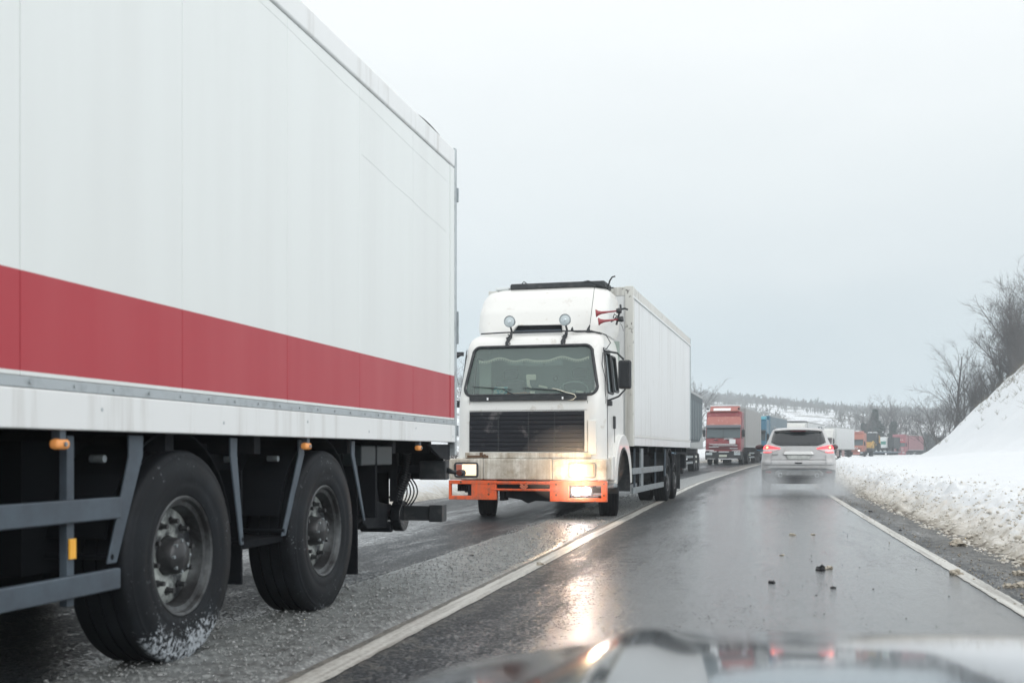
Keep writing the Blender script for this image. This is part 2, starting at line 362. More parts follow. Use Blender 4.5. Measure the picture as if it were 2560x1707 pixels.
# asphalt
mroad = mat('wet_asphalt', (.045, .048, .052), .3)
def road_nodes(m):
    t = m.node_tree; L = t.links.new; b = bsdf(m); tc = N(t, 'ShaderNodeTexCoord'); ob = tc.outputs['Object']
    uv = N(t, 'ShaderNodeUVMap'); uv.uv_map = 'UVMap'; sp = N(t, 'ShaderNodeSeparateXYZ'); L(uv.outputs[0], sp.inputs[0])
    def noise_(sc, det=4, rough=.6, scl=None, src=None):
        n = N(t, 'ShaderNodeTexNoise'); n.inputs['Scale'].default_value = sc; n.inputs['Detail'].default_value = det; n.inputs['Roughness'].default_value = rough
        s_ = src or ob
        if scl:
            mm = N(t, 'ShaderNodeMapping'); mm.inputs['Scale'].default_value = scl; L(s_, mm.inputs[0]); s_ = mm.outputs[0]
        L(s_, n.inputs['Vector']); return n.outputs[0]
    def rng(x, a, b_, c, d):
        r = N(t, 'ShaderNodeMapRange'); r.inputs['From Min'].default_value = a; r.inputs['From Max'].default_value = b_; r.inputs['To Min'].default_value = c; r.inputs['To Max'].default_value = d; L(x, r.inputs['Value']); return r.outputs[0]
    def mth(op, a, b_):
        n = N(t, 'ShaderNodeMath', operation=op)
        for i, x in enumerate((a, b_)):
            if isinstance(x, (int, float)): n.inputs[i].default_value = x
            else: L(x, n.inputs[i])
        return n.outputs[0]
    # uv: u = metres across from centre line, v = metres along
    big = noise_(1, 3, .5, (.9, .12, 1), uv.outputs[0]); mid = noise_(1, 4, .6, (3.5, .5, 1), uv.outputs[0]); agg = noise_(110, 3, .7); agg2 = noise_(26, 3, .6)
    # wheel tracks: water film
    ramp = N(t, 'ShaderNodeValToRGB'); u01 = rng(sp.outputs['X'], -5, 5, 0, 1); L(u01, ramp.inputs[0])
    el = ramp.color_ramp.elements; el[0].position = 0; el[0].color = (.2,) * 3 + (1,); el[1].position = 1; el[1].color = (.1,) * 3 + (1,)
    for p, c in ((.1, .2), (.2, .38), (.3, .15), (.40, .4), (.455, .0), (.50, .0), (.545, .25), (.60, .75), (.66, 1.0), (.74, .85), (.8, 1.0), (.86, .85), (.88, .25)):
        q = el.new(p); q.color = (c, c, c, 1)
    wet = mth('ADD', ramp.outputs[0], mth('MULTIPLY', mth('SUBTRACT', big, .5), 1.1)); wet = mth('ADD', wet, mth('MULTIPLY', mth('SUBTRACT', mid, .5), .7))
    wet = rng(wet, .15, .95, 0, 1)
    streak_n = noise_(1, 6, .75, (11, 1.1, 1), uv.outputs[0]); pn = mth('ADD', mth('ADD', mth('MULTIPLY', noise_(40, 3, .6), .50), mth('MULTIPLY', noise_(8, 5, .8), .30)), mth('MULTIPLY', streak_n, .20))
    film = rng(mth('ADD', pn, mth('MULTIPLY', wet, .20)), .525, .65, 0, 1)
    L(rng(film, 0, 1, .50, .13), b.inputs['Roughness']); L(rng(film, 0, 1, .14, 1.0), b.inputs['Specular IOR Level']); L(rng(film, 0, 1, .03, .75), b.inputs['Coat Weight'])
    b.inputs['Coat IOR'].default_value = 1.52
    # colour: aggregate grain, slush and grit away from the tracks
    vor = N(t, 'ShaderNodeTexVoronoi'); vor.inputs['Scale'].default_value = 40; L(ob, vor.inputs['Vector']); grain = mth('MULTIPLY', rng(agg2, .38, .66, .15, 1), rng(vor.outputs['Distance'], .0, .62, 1.25, .0))
    h = mth('ADD', mth('MULTIPLY', agg, .5), mth('MULTIPLY', agg2, .7)); h = mth('SUBTRACT', h, mth('MULTIPLY', vor.outputs['Distance'], .8))
    bp = N(t, 'ShaderNodeBump'); bp.inputs['Distance'].default_value = .010; L(h, bp.inputs['Height'])
    L(rng(film, 0, 1, 1.0, .48), bp.inputs['Strength']); L(bp.outputs[0], b.inputs['Normal'])
    mx = N(t, 'ShaderNodeMix', data_type='RGBA'); L(grain, mx.inputs['Factor']); mx.inputs[6].default_value = (.018, .023, .028, 1); mx.inputs[7].default_value = (.075, .084, .090, 1)
    band = N(t, 'ShaderNodeValToRGB'); L(u01, band.inputs[0]); el = band.color_ramp.elements
    el[0].position = 0; el[0].color = (.5, .5, .5, 1); el[1].position = 1; el[1].color = (.7, .7, .7, 1)
    for p, c in ((.08, .15), (.33, .08), (.38, .2), (.42, .72), (.49, .8), (.52, .45), (.56, .18), (.62, .0), (.84, .0), (.875, .35), (.91, .6)):
        q = el.new(p); q.color = (c, c, c, 1)
    g = mth('ADD', band.outputs[0], mth('MULTIPLY', mth('SUBTRACT', noise_(5, 6, .7), .5), 1.0)); g = mth('ADD', g, mth('MULTIPLY', mth('SUBTRACT', agg2, .5), .8))
    g = rng(g, .42, 1.0, 0, .75)
    mx2 = N(t, 'ShaderNodeMix', data_type='RGBA'); L(g, mx2.inputs['Factor']); L(mx.outputs[2], mx2.inputs[6]); mx2.inputs[7].default_value = (.30, .285, .25, 1)
    L(mx2.outputs[2], b.inputs['Base Color'])
    b.inputs['Specular IOR Level'].default_value = 1.0; b.inputs['Coat Weight'].default_value = .55; b.inputs['Coat Roughness'].default_value = .14; L(bp.outputs[0], b.inputs['Coat Normal'])
road_nodes(mroad)
def ribbon(name, offs, ys, z, m, kind='structure', hfun=None, xfun=None):
    mb = MB(); grid = []; uvs = []
    for Y in ys:
        row = []
        for o in offs:
            oo = o + (xfun(o, Y) if xfun else 0)
            p = pt(Y, oo, z); row.append((p[0], p[1], p[2] + (hfun(oo, p[1], p[0]) if hfun else 0))); uvs.append((oo, Y * 1.03))
        grid.append(row)
    mb.sheet(grid); o = build(mb, name, m, smooth=True, fix=False)
    ul = o.data.uv_layers.new(name='UVMap'); 
    flat = []
    for l in o.data.loops: flat += uvs[l.vertex_index]
    ul.data.foreach_set('uv', flat)
    o['kind'] = kind
    return o
ribbon('road', [-5.2, -4.4, -2, 0, 1.2, 2.5, RL, RL + .75, RL + 1.2], YS, 0, mroad)

# painted lines, worn
mline = mat('road_paint', (.62, .62, .58), .4, bump=(90, .5, .006))
def line_nodes(m):
    t = m.node_tree; L = t.links.new; b = bsdf(m); tc = N(t, 'ShaderNodeTexCoord'); n = N(t, 'ShaderNodeTexNoise'); n.inputs['Scale'].default_value = 28; n.inputs['Detail'].default_value = 8; n.inputs['Roughness'].default_value = .8; L(tc.outputs['Object'], n.inputs['Vector'])
    uv = N(t, 'ShaderNodeUVMap'); uv.uv_map = 'UVMap'; n2 = N(t, 'ShaderNodeTexNoise'); n2.inputs['Scale'].default_value = 1; n2.inputs['Detail'].default_value = 6
    mm = N(t, 'ShaderNodeMapping'); mm.inputs['Scale'].default_value = (22, .5, 1); L(uv.outputs[0], mm.inputs[0]); L(mm.outputs[0], n2.inputs['Vector'])
    a = N(t, 'ShaderNodeMath', operation='MULTIPLY_ADD'); L(n2.outputs[0], a.inputs[0]); a.inputs[1].default_value = .9; L(n.outputs[0], a.inputs[2])
    r = N(t, 'ShaderNodeMapRange'); r.inputs['From Min'].default_value = .86; r.inputs['From Max'].default_value = 1.16; L(a.outputs[0], r.inputs['Value'])
    mx = N(t, 'ShaderNodeMix', data_type='RGBA'); L(r.outputs[0], mx.inputs['Factor']); mx.inputs[6].default_value = (.60, .60, .56, 1); mx.inputs[7].default_value = (.24, .225, .20, 1); L(mx.outputs[2], b.inputs['Base Color'])
line_nodes(mline)
YL = frange_log(-6, 300, .08, .012)
jit = lambda o, Y: .012 * noise.noise(Vector((o * 9, Y * 6, 0)))
ribbon('centre_line', [-.075, .075], YL, .005, mline, xfun=jit)
ribbon('edge_line', [RL - .065, RL + .065], YL, .005, mline, xfun=jit)

# snow
msnow = mat('snow', (.84, .86, .88), .7)
def snow_nodes(m):
    t = m.node_tree; L = t.links.new; b = bsdf(m); tc = N(t, 'ShaderNodeTexCoord'); ob = tc.outputs['Object']
    at = N(t, 'ShaderNodeAttribute'); at.attribute_name = 'dirt'
    n = N(t, 'ShaderNodeTexNoise'); n.inputs['Scale'].default_value = 5; n.inputs['Detail'].default_value = 8; n.inputs['Roughness'].default_value = .72; L(ob, n.inputs['Vector'])
    a = N(t, 'ShaderNodeMath', operation='MULTIPLY_ADD'); L(n.outputs[0], a.inputs[0]); a.inputs[1].default_value = 1.5; a.inputs[2].default_value = -.75
    a2 = N(t, 'ShaderNodeMath', operation='ADD'); L(a.outputs[0], a2.inputs[0]); L(at.outputs['Fac'], a2.inputs[1])
    r = N(t, 'ShaderNodeValToRGB'); L(a2.outputs[0], r.inputs[0]); e_ = r.color_ramp.elements
    e_[0].position = .12; e_[0].color = (.80, .835, .86, 1); e_[1].position = 1.15 if False else 1.0; e_[1].color = (.13, .11, .085, 1)
    q = e_.new(.45); q.color = (.72, .70, .65, 1); q = e_.new(.75); q.color = (.44, .41, .35, 1)
    L(r.outputs[0], b.inputs['Base Color'])
    n3 = N(t, 'ShaderNodeTexNoise'); n3.inputs['Scale'].default_value = 14; n3.inputs['Detail'].default_value = 8; n3.inputs['Roughness'].default_value = .7; L(ob, n3.inputs['Vector'])
    bp = N(t, 'ShaderNodeBump'); bp.inputs['Distance'].default_value = .05; L(n3.outputs[0], bp.inputs['Height'])
    mr = N(t, 'ShaderNodeMapRange'); L(at.outputs['Fac'], mr.inputs['Value']); mr.inputs['To Min'].default_value = .22; mr.inputs['To Max'].default_value = 1.0; L(mr.outputs[0], bp.inputs['Strength'])
    L(bp.outputs[0], b.inputs['Normal'])
snow_nodes(msnow)
def add_dirt(o, f):
    a = o.data.attributes.new('dirt', 'FLOAT', 'POINT'); uv = o.data.uv_layers['UVMap']
    vals = [0.0] * len(o.data.vertices)
    for l in o.data.loops: vals[l.vertex_index] = uv.data[l.index].uv[0]
    a.data.foreach_set('value', [f(u) for u in vals])
offs = [.45, .55, .6] + [.62 + .035 * i for i in range(36)] + [1.95 + .09 * i for i in range(16)] + [3.5 + .25 * i for i in range(12)] + [6.6 + .4 * i for i in range(36)] + [22, 24, 27, 30, 38, 50, 70, 100, 140]
YT = frange_log(2.5, 325, .05, .010)
o = ribbon('snow_bank', [RL + q for q in offs], YT, 0.0, msnow, hfun=lambda o, Y, X: (right_h(o - RL, Y, X) if o - RL > .62 else -.02))
add_dirt(o, lambda u: 1.0 - ss(.62, .95, u - RL) * .46 - ss(.85, 1.5, u - RL) * .44 - .10 * ss(1.5, 3.0, u - RL))
loffs = [0, .1, .2, .3, .4, .5, .6, .8, 1, 1.3, 1.7, 2.2, 3, 4, 5, 7, 9, 12, 16, 22, 30, 45, 70, 110]
o = ribbon('snow_verge', [-4.75 - q for q in loffs][::-1], frange_log(-8, 325, .15, .02), 0.0, msnow, hfun=lambda o, Y, X: left_h(-o - 4.75, Y, X))
add_dirt(o, lambda u: .75 * (1 - ss(.1, .9, -u - 4.75)) + .08)

# background field and hills
def ridge(X):
    return pchip([(-700, 30), (-300, 34), (0, 30), (60, 26), (84, 24.6), (110, 22.6), (149, 19.0), (190, 17.5), (260, 22), (400, 30), (900, 34)], X)
mb = MB(); grid = []
for Y in [150, 200, 235, 255, 275, 300, 325, 350, 375, 400, 425, 450, 475, 500, 525, 560, 620, 700, 900, 1600, 2500]:
    grid.append([(X, Y, -1.2 + (ridge(X) * ss(235, 510, Y) + 1.8 * noise.noise(Vector((X * .03, Y * .03, 0))) * ss(240, 300, Y) * (1 - .7 * ss(430, 500, Y)) + .4 * ss(500, 520, Y))) for X in [-2500, -1600, -900, -600] + list(range(-400, 520, 12)) + [600, 900, 1600, 2500]])
mb.sheet(grid); o = build(mb, 'hills', mat('hill_snow', (.80, .83, .86), .8, dirt=((.25, .25, .24), .09, .50, .60)), smooth=True, fix=False); o['kind'] = 'structure'
mb = MB(); mb.sheet([[(x, y, -1.3) for x in (-2600, -1000, 0, 1000, 2600)] for y in (-2600, -500, 0, 500, 2600)])
o = build(mb, 'snow_field', mat('field_snow', (.80, .83, .86), .8, dirt=((.6, .62, .64), .4, .5, .8)), fix=False); o['kind'] = 'structure'

# haze
mb = MB(); mb.box(-2700, 2700, -2700, 2700, -2.4, 50)
hz = build(mb, 'haze', None, fix=True); hz.data.materials.clear()
mh = bpy.data.materials.new('haze_air'); mh.use_nodes = True; mh.node_tree.nodes.clear()
oo = N(mh.node_tree, 'ShaderNodeOutputMaterial'); pv = N(mh.node_tree, 'ShaderNodeVolumePrincipled')
pv.inputs['Color'].default_value = (.86, .93, .97, 1); pv.inputs['Density'].default_value = .0013; pv.inputs['Anisotropy'].default_value = .2
mh.node_tree.links.new(pv.outputs[0], oo.inputs['Volume']); hz.data.materials.append(mh); hz['kind'] = 'stuff'; hz.display_type = 'WIRE'
tag(hz, 'pale winter haze over the whole road and hills')

# ------------------------------------------------------------------ wheels
def wheel(parent, loc, Rr=.52, Wd=.30, rr=.295, sgn=1, tyre_m=None, rim_m=None, nuts=10, dish=.10, detail=2, grooves=4, name='wheel'):
    """axle along local x; sgn = +1 outer face towards +x"""
    w = pivot(name, parent, loc); h = Wd / 2
    prof = [(-h * .75, rr), (-h * .95, rr + .02), (-h, rr + (Rr - rr) * .5), (-h * .93, Rr - .035), (-h * .86, Rr - .008)]
    if detail >= 2:
        g = grooves; x = -h * .82; st = (1.64 * h) / g
        for k in range(g):
            prof += [(x + .1 * st, Rr), (x + .42 * st + .0, Rr)]
            if k < g - 1 or True: prof += [(x + .62 * st, Rr), (x + .92 * st, Rr + .001), (x + .94 * st, Rr - .012), (x + 1.06 * st, Rr - .012)] if k < g - 1 else [(x + .9 * st, Rr)]
            x += st
    else: prof += [(-h * .6, Rr), (h * .6, Rr)]
    prof += [(h * .86, Rr - .008), (h * .90, Rr - .022), (h * .915, Rr - .03), (h * .95, Rr - .035)]
    if detail >= 2: prof += [(h * .955, Rr - .055), (h * .985, Rr - .062), (h * 1.0, rr + (Rr - rr) * .52), (h * 1.004, rr + (Rr - rr) * .49), (h * .995, rr + (Rr - rr) * .36), (h * .965, rr + (Rr - rr) * .28), (h * .972, rr + (Rr - rr) * .25), (h * .95, rr + .03)]
    else: prof += [(h, rr + (Rr - rr) * .5)]
    prof += [(h * .90, rr + .006), (h * .78, rr)]
    ns_ = 72 if detail >= 2 else 24
    ty = build(MB().lathe(prof, (0, 0, 0), 'x', ns_, sgn=sgn), 'tyre', tyre_m or M['rubber'], w, smooth=True); auto(ty, 40)
    d = h * .88
    rp = [(d - .0, rr + .004), (d + .006, rr - .004), (d, rr - .016), (d - .022, rr - .022), (d - .03, rr - .045), (d - dish * .8, rr - .055), (d - dish, rr - .075)]
    if detail >= 2: rp += [(d - dish * .85, rr * .62), (d - dish * .75, rr * .56), (d - dish * .75, rr * .30)]
    else: rp += [(d - dish * .8, rr * .3)]
    rm = build(MB().lathe(rp, (0, 0, 0), 'x', ns_, sgn=sgn), 'rim', [rim_m or M['rim']], w, smooth=True); auto(rm, 40)
    if detail >= 2:
        # lighter scuffed disc face
        build(MB().lathe([(d - dish * .74, rr * .80), (d - dish * .66, rr * .77), (d - dish * .62, rr * .5), (d - dish * .70, rr * .34)], (0, 0, 0), 'x', ns_, sgn=sgn), 'rim_face', M['rim_light'], w, smooth=True)
    hb = MB().lathe([(d - dish * .8, rr * .33), (d - dish * .2, rr * .30), (d - dish * .08, rr * .27), (d - dish * .05, rr * .22), (d + .0, rr * .20), (d + .004, .0001)] if detail >= 2 else [(d - dish * .8, rr * .35), (d - .01, rr * .3), (d, .0001)], (0, 0, 0), 'x', 20, sgn=sgn)
    build(hb, 'hub', M['nut'] if detail >= 2 else M['rim'], w, smooth=True)
    if nuts:
        nm = MB().cyl((0, 0, 0), (.018 * sgn, 0, 0), .020, 6); nm.cyl((.018 * sgn, 0, 0), (.05 * sgn, 0, 0), .013, 8); nm.cyl((.0, 0, 0), (.006 * sgn, 0, 0), .026, 12)
        first = None
        for k in range(nuts):
            a = 2 * math.pi * k / nuts + .2; p = ((d - dish * .68) * sgn, math.cos(a) * rr * .58, math.sin(a) * rr * .58)
            if first is None: first = build(nm, 'wheel_nut', M['nut'], w); q = first
            else: q = first.copy(); COL.objects.link(q); q.parent = w
            q.location = p
        if detail >= 3:
            hn = None
            for k in range(8):
                a = 2 * math.pi * k / 8; 
                if hn is None: hn = build(MB().cyl((0, 0, 0), (.016 * sgn, 0, 0), .009, 6), 'hub_bolt', M['galv'], w); q = hn
                else: q = hn.copy(); COL.objects.link(q); q.parent = w
                q.location = ((d - dish * .15) * sgn, math.cos(a) * rr * .26, math.sin(a) * rr * .26)
    return w
def arc_pts(c, r, a0, a1, n=12): return [(c[0] + r * math.cos(a0 + (a1 - a0) * i / n), c[1] + r * math.sin(a0 + (a1 - a0) * i / n)) for i in range(n + 1)]
def fender(mb, c, r0, r1, x0, x1, a0, a1, n=16):
    """arched band round the axle line c=(y,z), between radii r0..r1"""
    o_ = arc_pts(c, r1, a0, a1, n); i_ = arc_pts(c, r0, a0, a1, n)[::-1]
    m_ = n + 1
    for k in range(n):
        q = [o_[k], o_[k + 1], i_[m_ - 2 - k], i_[m_ - 1 - k]]
        mb.add([(x0, y, z) for y, z in q] + [(x1, y, z) for y, z in q], [(0, 1, 2, 3), (7, 6, 5, 4), (0, 4, 5, 1), (2, 6, 7, 3)] + ([(0, 3, 7, 4)] if k == 0 else []) + ([(1, 5, 6, 2)] if k == n - 1 else []))
    return mb

# ------------------------------------------------------------------ near left lorry (faces the camera; only its body, tandem axle and tail are in view)
PSI = math.atan(581 / 2600)
def world_of(ang, O, x, y): return (O[0] + x * math.cos(ang) + y * math.sin(ang), O[1] - x * math.sin(ang) + y * math.cos(ang))
lx, ly = -4.08, 6.1
wx, wy = world_of(PSI, (0, 0), lx, ly)
T = thing('box_lorry', 'large white box lorry with a broad red stripe, nearest on the left', 'lorry', (wx, wy, 0), -PSI)
class OB(MB):      # mesh built in road coordinates, shifted to the lorry's own base
    def out(s): s.v = [(x - lx, y - ly, z) for x, y, z in s.v]; return s
def P_(mb, name, m, **k): mb.out(); return build(mb, name, m, T, **k)
XS = -2.79
# stripe panels: the red band is flat print on each panel
mp_ = mat('striped_side_panel', (.80, .835, .825), .38, spec=.25, streak=((.74, .765, .755), 1.6, .45, .8), dirt=((.62, .62, .60), 30, .70, .80))
t = mp_.node_tree; b = bsdf(mp_); old = b.inputs['Base Color'].links[0].from_socket
tcn = N(t, 'ShaderNodeTexCoord'); spn = N(t, 'ShaderNodeSeparateXYZ'); t.links.new(tcn.outputs['Object'], spn.inputs[0])
rp = N(t, 'ShaderNodeValToRGB'); mrn = N(t, 'ShaderNodeMapRange'); mrn.inputs['From Min'].default_value = 1; mrn.inputs['From Max'].default_value = 4
t.links.new(spn.outputs['Z'], mrn.inputs['Value']); t.links.new(mrn.outputs[0], rp.inputs[0]); rp.color_ramp.interpolation = 'CONSTANT'
el = rp.color_ramp.elements; el[0].position = 0; el[0].color = (0, 0, 0, 1); el[1].position = (1.357 - 1) / 3; el[1].color = (1, 1, 1, 1); q = el.new((1.742 - 1) / 3); q.color = (0, 0, 0, 1)
nz = N(t, 'ShaderNodeTexNoise'); nz.inputs['Scale'].default_value = 4; nz.inputs['Detail'].default_value = 6
mpz = N(t, 'ShaderNodeMapping'); mpz.inputs['Scale'].default_value = (1, 1, .12); t.links.new(tcn.outputs['Object'], mpz.inputs[0]); t.links.new(mpz.outputs[0], nz.inputs['Vector'])
rc = N(t, 'ShaderNodeMix', data_type='RGBA'); t.links.new(nz.outputs[0], rc.inputs['Factor']); rc.inputs[6].default_value = (.42, .032, .048, 1); rc.inputs[7].default_value = (.49, .085, .10, 1)
mxn = N(t, 'ShaderNodeMix', data_type='RGBA'); t.links.new(rp.outputs[0], mxn.inputs['Factor']); t.links.new(old, mxn.inputs[6]); t.links.new(rc.outputs[2], mxn.inputs[7]); t.links.new(mxn.outputs[2], b.inputs['Base Color'])
seams = [0.2, 1.4, 2.61, 3.83, 5.07, 6.32, 7.56, 8.80, 9.90]
for a, c in zip(seams[:-1], seams[1:]):
    P_(OB().box(XS - .03, XS, a + .0015, c - .0015, 1.345, 3.655), 'side_panel', mp_, bevel=.003, seg=1)
P_(OB().box(XS - 2.57, XS - .031, .2, 10.06, 1.16, 3.80), 'cargo_body', M['under'])
P_(OB().box(XS - 2.6, XS + .012, .2, 10.04, 3.66, 3.83), 'top_rail', M['white_box'], bevel=.02)
P_(OB().box(XS - .03, XS + .012, .2, 10.04, 1.14, 1.298), 'bottom_rail', M['white_box'], bevel=.008)
P_(OB().box(XS - .03, XS + .006, .2, 10.04, 1.300, 1.343), 'trim_strip', M['alu'], bevel=.003)
rv = OB()
for i in range(34): rv.cyl((XS + .004, .4 + i * .29, 1.322), (XS + .012, .4 + i * .29, 1.322), .008, 6)
for (ya, za, yb, zb) in ((5.9, 3.60, 9.8, 3.48), (7.6, 3.16, 9.8, 3.02)):
    P_(OB().tube([(XS + .0005, ya + (yb - ya) * i / 12, za + (zb - za) * i / 12 + .003 * math.sin(i * 1.3)) for i in range(13)], .0010, 4), 'scrape_mark', mat('scrape_mark_paint%d' % int(ya), (.68, .70, .70), .5))
for i in range(9):
    P_(OB().cyl((XS + .011, 1.0 + i * 1.12, 1.22 + .03 * math.sin(i * 3)), (XS + .0135, 1.0 + i * 1.12, 1.22 + .03 * math.sin(i * 3)), .009, 6), 'rivet', M['alu'])
r_ = P_(rv, 'trim_rivets', M['alu']); r_['kind'] = 'stuff'
P_(OB().box(XS - .03, XS + .006, 9.905, 10.035, 1.345, 3.655), 'end_panel', mp_, bevel=.003, seg=1)
P_(OB().box(XS - .06, XS + .012, 10.04, 10.10, 1.02, 3.845), 'corner_post', M['alu'], bevel=.006)
for zz, zh in ((3.36, .13), (2.05, .30), (1.2, .1)):
    hg = P_(OB().box(XS - .03, XS + .024, 10.10, 10.125, zz, zz + zh), 'door_hinge', M['galv'], bevel=.006)
P_(OB().box(XS - 2.55, XS - .03, 10.10, 10.15, 1.16, 3.80), 'rear_door', M['white_box'])
cb = OB(); cb.tube([(XS - .02, 8.9 + .8 * i / 10, 3.835 + .02 * math.sin(math.pi * i / 10)) for i in range(11)], .008, 5); P_(cb, 'roof_cable', M['black'])
# chassis
P_(OB().box(-3.75, -3.62, 0.2, 9.9, .80, 1.10), 'chassis_rail', M['chassis'])
P_(OB().box(-4.55, -4.42, 0.2, 9.9, .80, 1.10), 'chassis_rail', M['chassis'])
for yy in (.6, 2.2, 3.5, 5.1, 6.1, 7.6, 8.6, 9.6): P_(OB().box(-5.3, -2.9, yy, yy + .08, 1.04, 1.158), 'cross_member', M['chassis'])
P_(OB().box(-5.33, -5.28, .2, 8.0, .28, 1.1), 'far_light_block', M['under'])  # unseen sheet added to block light coming under from the far side
P_(OB().box(-5.3, -2.90, 10.055, 10.075, .80, 1.12), 'tail_dark_fill', M['under'])  # dark sheets added to blacken the gap behind the hoses
P_(OB().box(-5.3, -3.42, 10.035, 10.05, .42, 1.1), 'tail_dark_fill', M['under'])
P_(OB().box(-5.3, -3.0, .3, 3.9, .35, 1.0), 'tank_box', M['under'], bevel=.03)
tb = OB()
for zz in (.5, .62, .74): tb.box(-3.0, -2.985, 3.2, 3.88, zz, zz + .10)
P_(tb, 'battery_cover', M['chassis'], bevel=.01)
for yy in (5.19, 7.05):
    P_(OB().cyl((-5.2, yy, .53), (-2.95, yy, .53), .075, 12), 'axle', M['chassis'])
    wheel(T, (-2.83 - .17 - lx, yy - ly, .53), .53, .34, .300, 1, M['rubber_snow'] if yy < 6 else M['rubber_snow2'], nuts=10, dish=.13, detail=3)
    wheel(T, (-5.16 - lx, yy - ly, .53), .53, .34, .300, -1, nuts=0, dish=.1, detail=1)
    f = OB(); fender(f, (yy, .53), .62, .632, -3.22, -2.90, R(12), R(168)); P_(f, 'mudguard', M['under'])
    f = OB(); f.blob((-3.9, yy, .53), (.2, .22, .22), 3, .1, 2); P_(f, 'differential', M['chassis'], smooth=True)
    f = OB(); f.cyl((-3.35, yy + .25, .5), (-3.35, yy + .25, .75), .10, 12); f.box(-3.7, -3.3, yy - .5, yy + .35, .42, .5); P_(f, 'suspension_arm', M['chassis'])
def stay(y0, z0, y1, z1, w0, w1, x=-2.86, m='rail_grey'):
    q = OB(); q.prism([(y0 - w0 / 2, z0), (y0 + w0 / 2, z0), (y0 + w0 / 2 - .004, z0 - .10), (y1 + w1 / 2, z1), (y1 - w1 / 2, z1), (y0 - w0 / 2 + .002, z0 - .10)], 'x', x - .012, x); P_(q, 'mudguard_stay', M[m], bevel=.004, seg=1)
    q = OB(); q.cyl((x - .4, y1, z1 + .03), (x, y1, z1 + .03), .015, 6); P_(q, 'stay_rod', M['under'])
stay(4.77, 1.13, 4.57, .55, .125, .075)
stay(5.765, 1.13, 5.87, .53, .085, .04)
stay(6.70, 1.13, 6.43, .54, .09, .055)
stay(7.62, 1.13, 7.86, .55, .07, .03)
fl = OB(); fl.box(-3.2, -2.9, 7.80, 7.82, .16, .95); P_(fl, 'mud_flap', M['under'])
fl = OB(); fl.box(-3.2, -2.9, 5.93, 5.95, .30, .95); P_(fl, 'mud_flap', M['under'])
fl = OB(); fl.box(-3.22, -2.9, 5.96, 6.5, .50, .54); fl.box(-3.4, -3.2, 4.4, 8.0, .5, 1.1); P_(fl, 'splash_panel', M['under'])
for z0, z1, ye in ((.752, .85, 4.59), (.437, .532, 4.585)):
    P_(OB().box(-2.86, -2.825, -1.0, ye, z0, z1), 'guard_rail', M['rail_grey'], bevel=.008)
P_(OB().box(-2.90, -2.862, 4.235, 4.285, .40, 1.12), 'guard_post', M['galv'] if False else M['rail_grey'], bevel=.003)
P_(OB().box(-2.858, -2.850, 4.238, 4.282, .60, .685), 'reflector', M['amber_print'])
P_(OB().box(-2.90, -2.862, 2.3, 2.35, .40, 1.12), 'guard_post', M['rail_grey'], bevel=.003)
for yy, zz in ((4.115, 1.083), (6.665, 1.088), (9.03, 1.085)):
    P_(OB().box(-2.84, -2.80, yy - .02, yy + .02, zz + .01, zz + .06), 'lamp_bracket', M['rail_grey'])
    lm = P_(OB().box(-2.84, -2.79, yy - .045, yy + .045, zz - .022, zz + .022), 'marker_lamp', M['amber'], bevel=.018)
    q = OB().cyl((-2.79, yy, zz), (-2.783, yy, zz), .010, 8); q.out(); build(q, 'lamp_reflector', M['galv'], lm)
for yy, zz in ((4.62, 1.02), (5.93, 1.01), (6.5, 1.01)):
    P_(OB().cyl((-3.0, yy, zz), (-2.93, yy, zz), .018, 8), 'bolt_head', M['galv'])
# tail: underrun bar, lift pivot, hoses, struts, lamp cluster
P_(OB().box(-5.35, -2.87, 9.92, 10.03, .425, .56), 'underrun_bar', M['black'], bevel=.008)
P_(OB().box(-2.99, -2.862, 9.90, 10.05, .415, .57), 'bar_end_cap', M['black'], bevel=.006)
P_(OB().cyl((-3.33, 9.94, .467), (-3.23, 9.94, .467), .142, 28), 'lift_drum', M['gloss_black'], bevel=.012)
q = OB(); q.prism([(9.85, .36), (9.85, .58), (9.2, .66), (8.6, .95), (8.5, .9), (9.0, .55), (9.3, .38)], 'x', -3.62, -3.36); P_(q, 'lift_arm', M['chassis'], bevel=.02)
q = OB(); q.cyl((-3.62, 9.86, .37), (-3.33, 9.86, .37), .05, 10); q.cyl((-3.60, 9.7, .52), (-3.36, 9.9, .52), .06, 10); P_(q, 'lift_pivot', M['chassis'], smooth=False)
q = OB(); q.cyl((-3.45, 9.72, .70), (-3.45, 9.55, .95), .022, 8); P_(q, 'gas_strut', mat('pale_strut', (.42, .40, .37), .4))
q = OB(); q.cyl((-3.46, 9.80, .58), (-3.45, 9.70, .73), .035, 8); P_(q, 'strut_cylinder', M['chassis'])
# coiled hose and loose cables
pts = []
for i in range(300):
    f = i / 299; a = f * 2 * math.pi * 21; c = (-3.20 - .13 * f + .04 * math.sin(f * 3), 9.92, 1.07 - .46 * f)
    pts.append((c[0] + .045 * math.cos(a), c[1] + .045 * math.sin(a), c[2] - .02 * math.cos(a)))
P_(OB().tube(pts, .0125, 5), 'coiled_hose', M['gloss_black'], smooth=True)
for k in range(6):
    a = -3.30 + .022 * k; q = OB()
    q.tube([(a - .02 + (.045 + .008 * k) * math.sin(math.pi * j / 12), 9.94 + .01 * k, .84 - (.30) * j / 12 + .0) for j in range(13)] + [(a - .08, 9.9, .53), (a - .15, 9.86, .50)], .007, 5); P_(q, 'cable', M['gloss_black'], smooth=True)
q = OB(); q.box(-3.07, -2.815, 9.86, 9.98, .80, .97); P_(q, 'tail_lamp_cluster', M['black'], bevel=.012)
q = OB(); q.box(-3.5, -3.07, 9.88, 9.94, .86, .93); q.box(-3.35, -3.28, 9.86, 9.92, .6, 1.06); P_(q, 'lamp_carrier', M['chassis'])
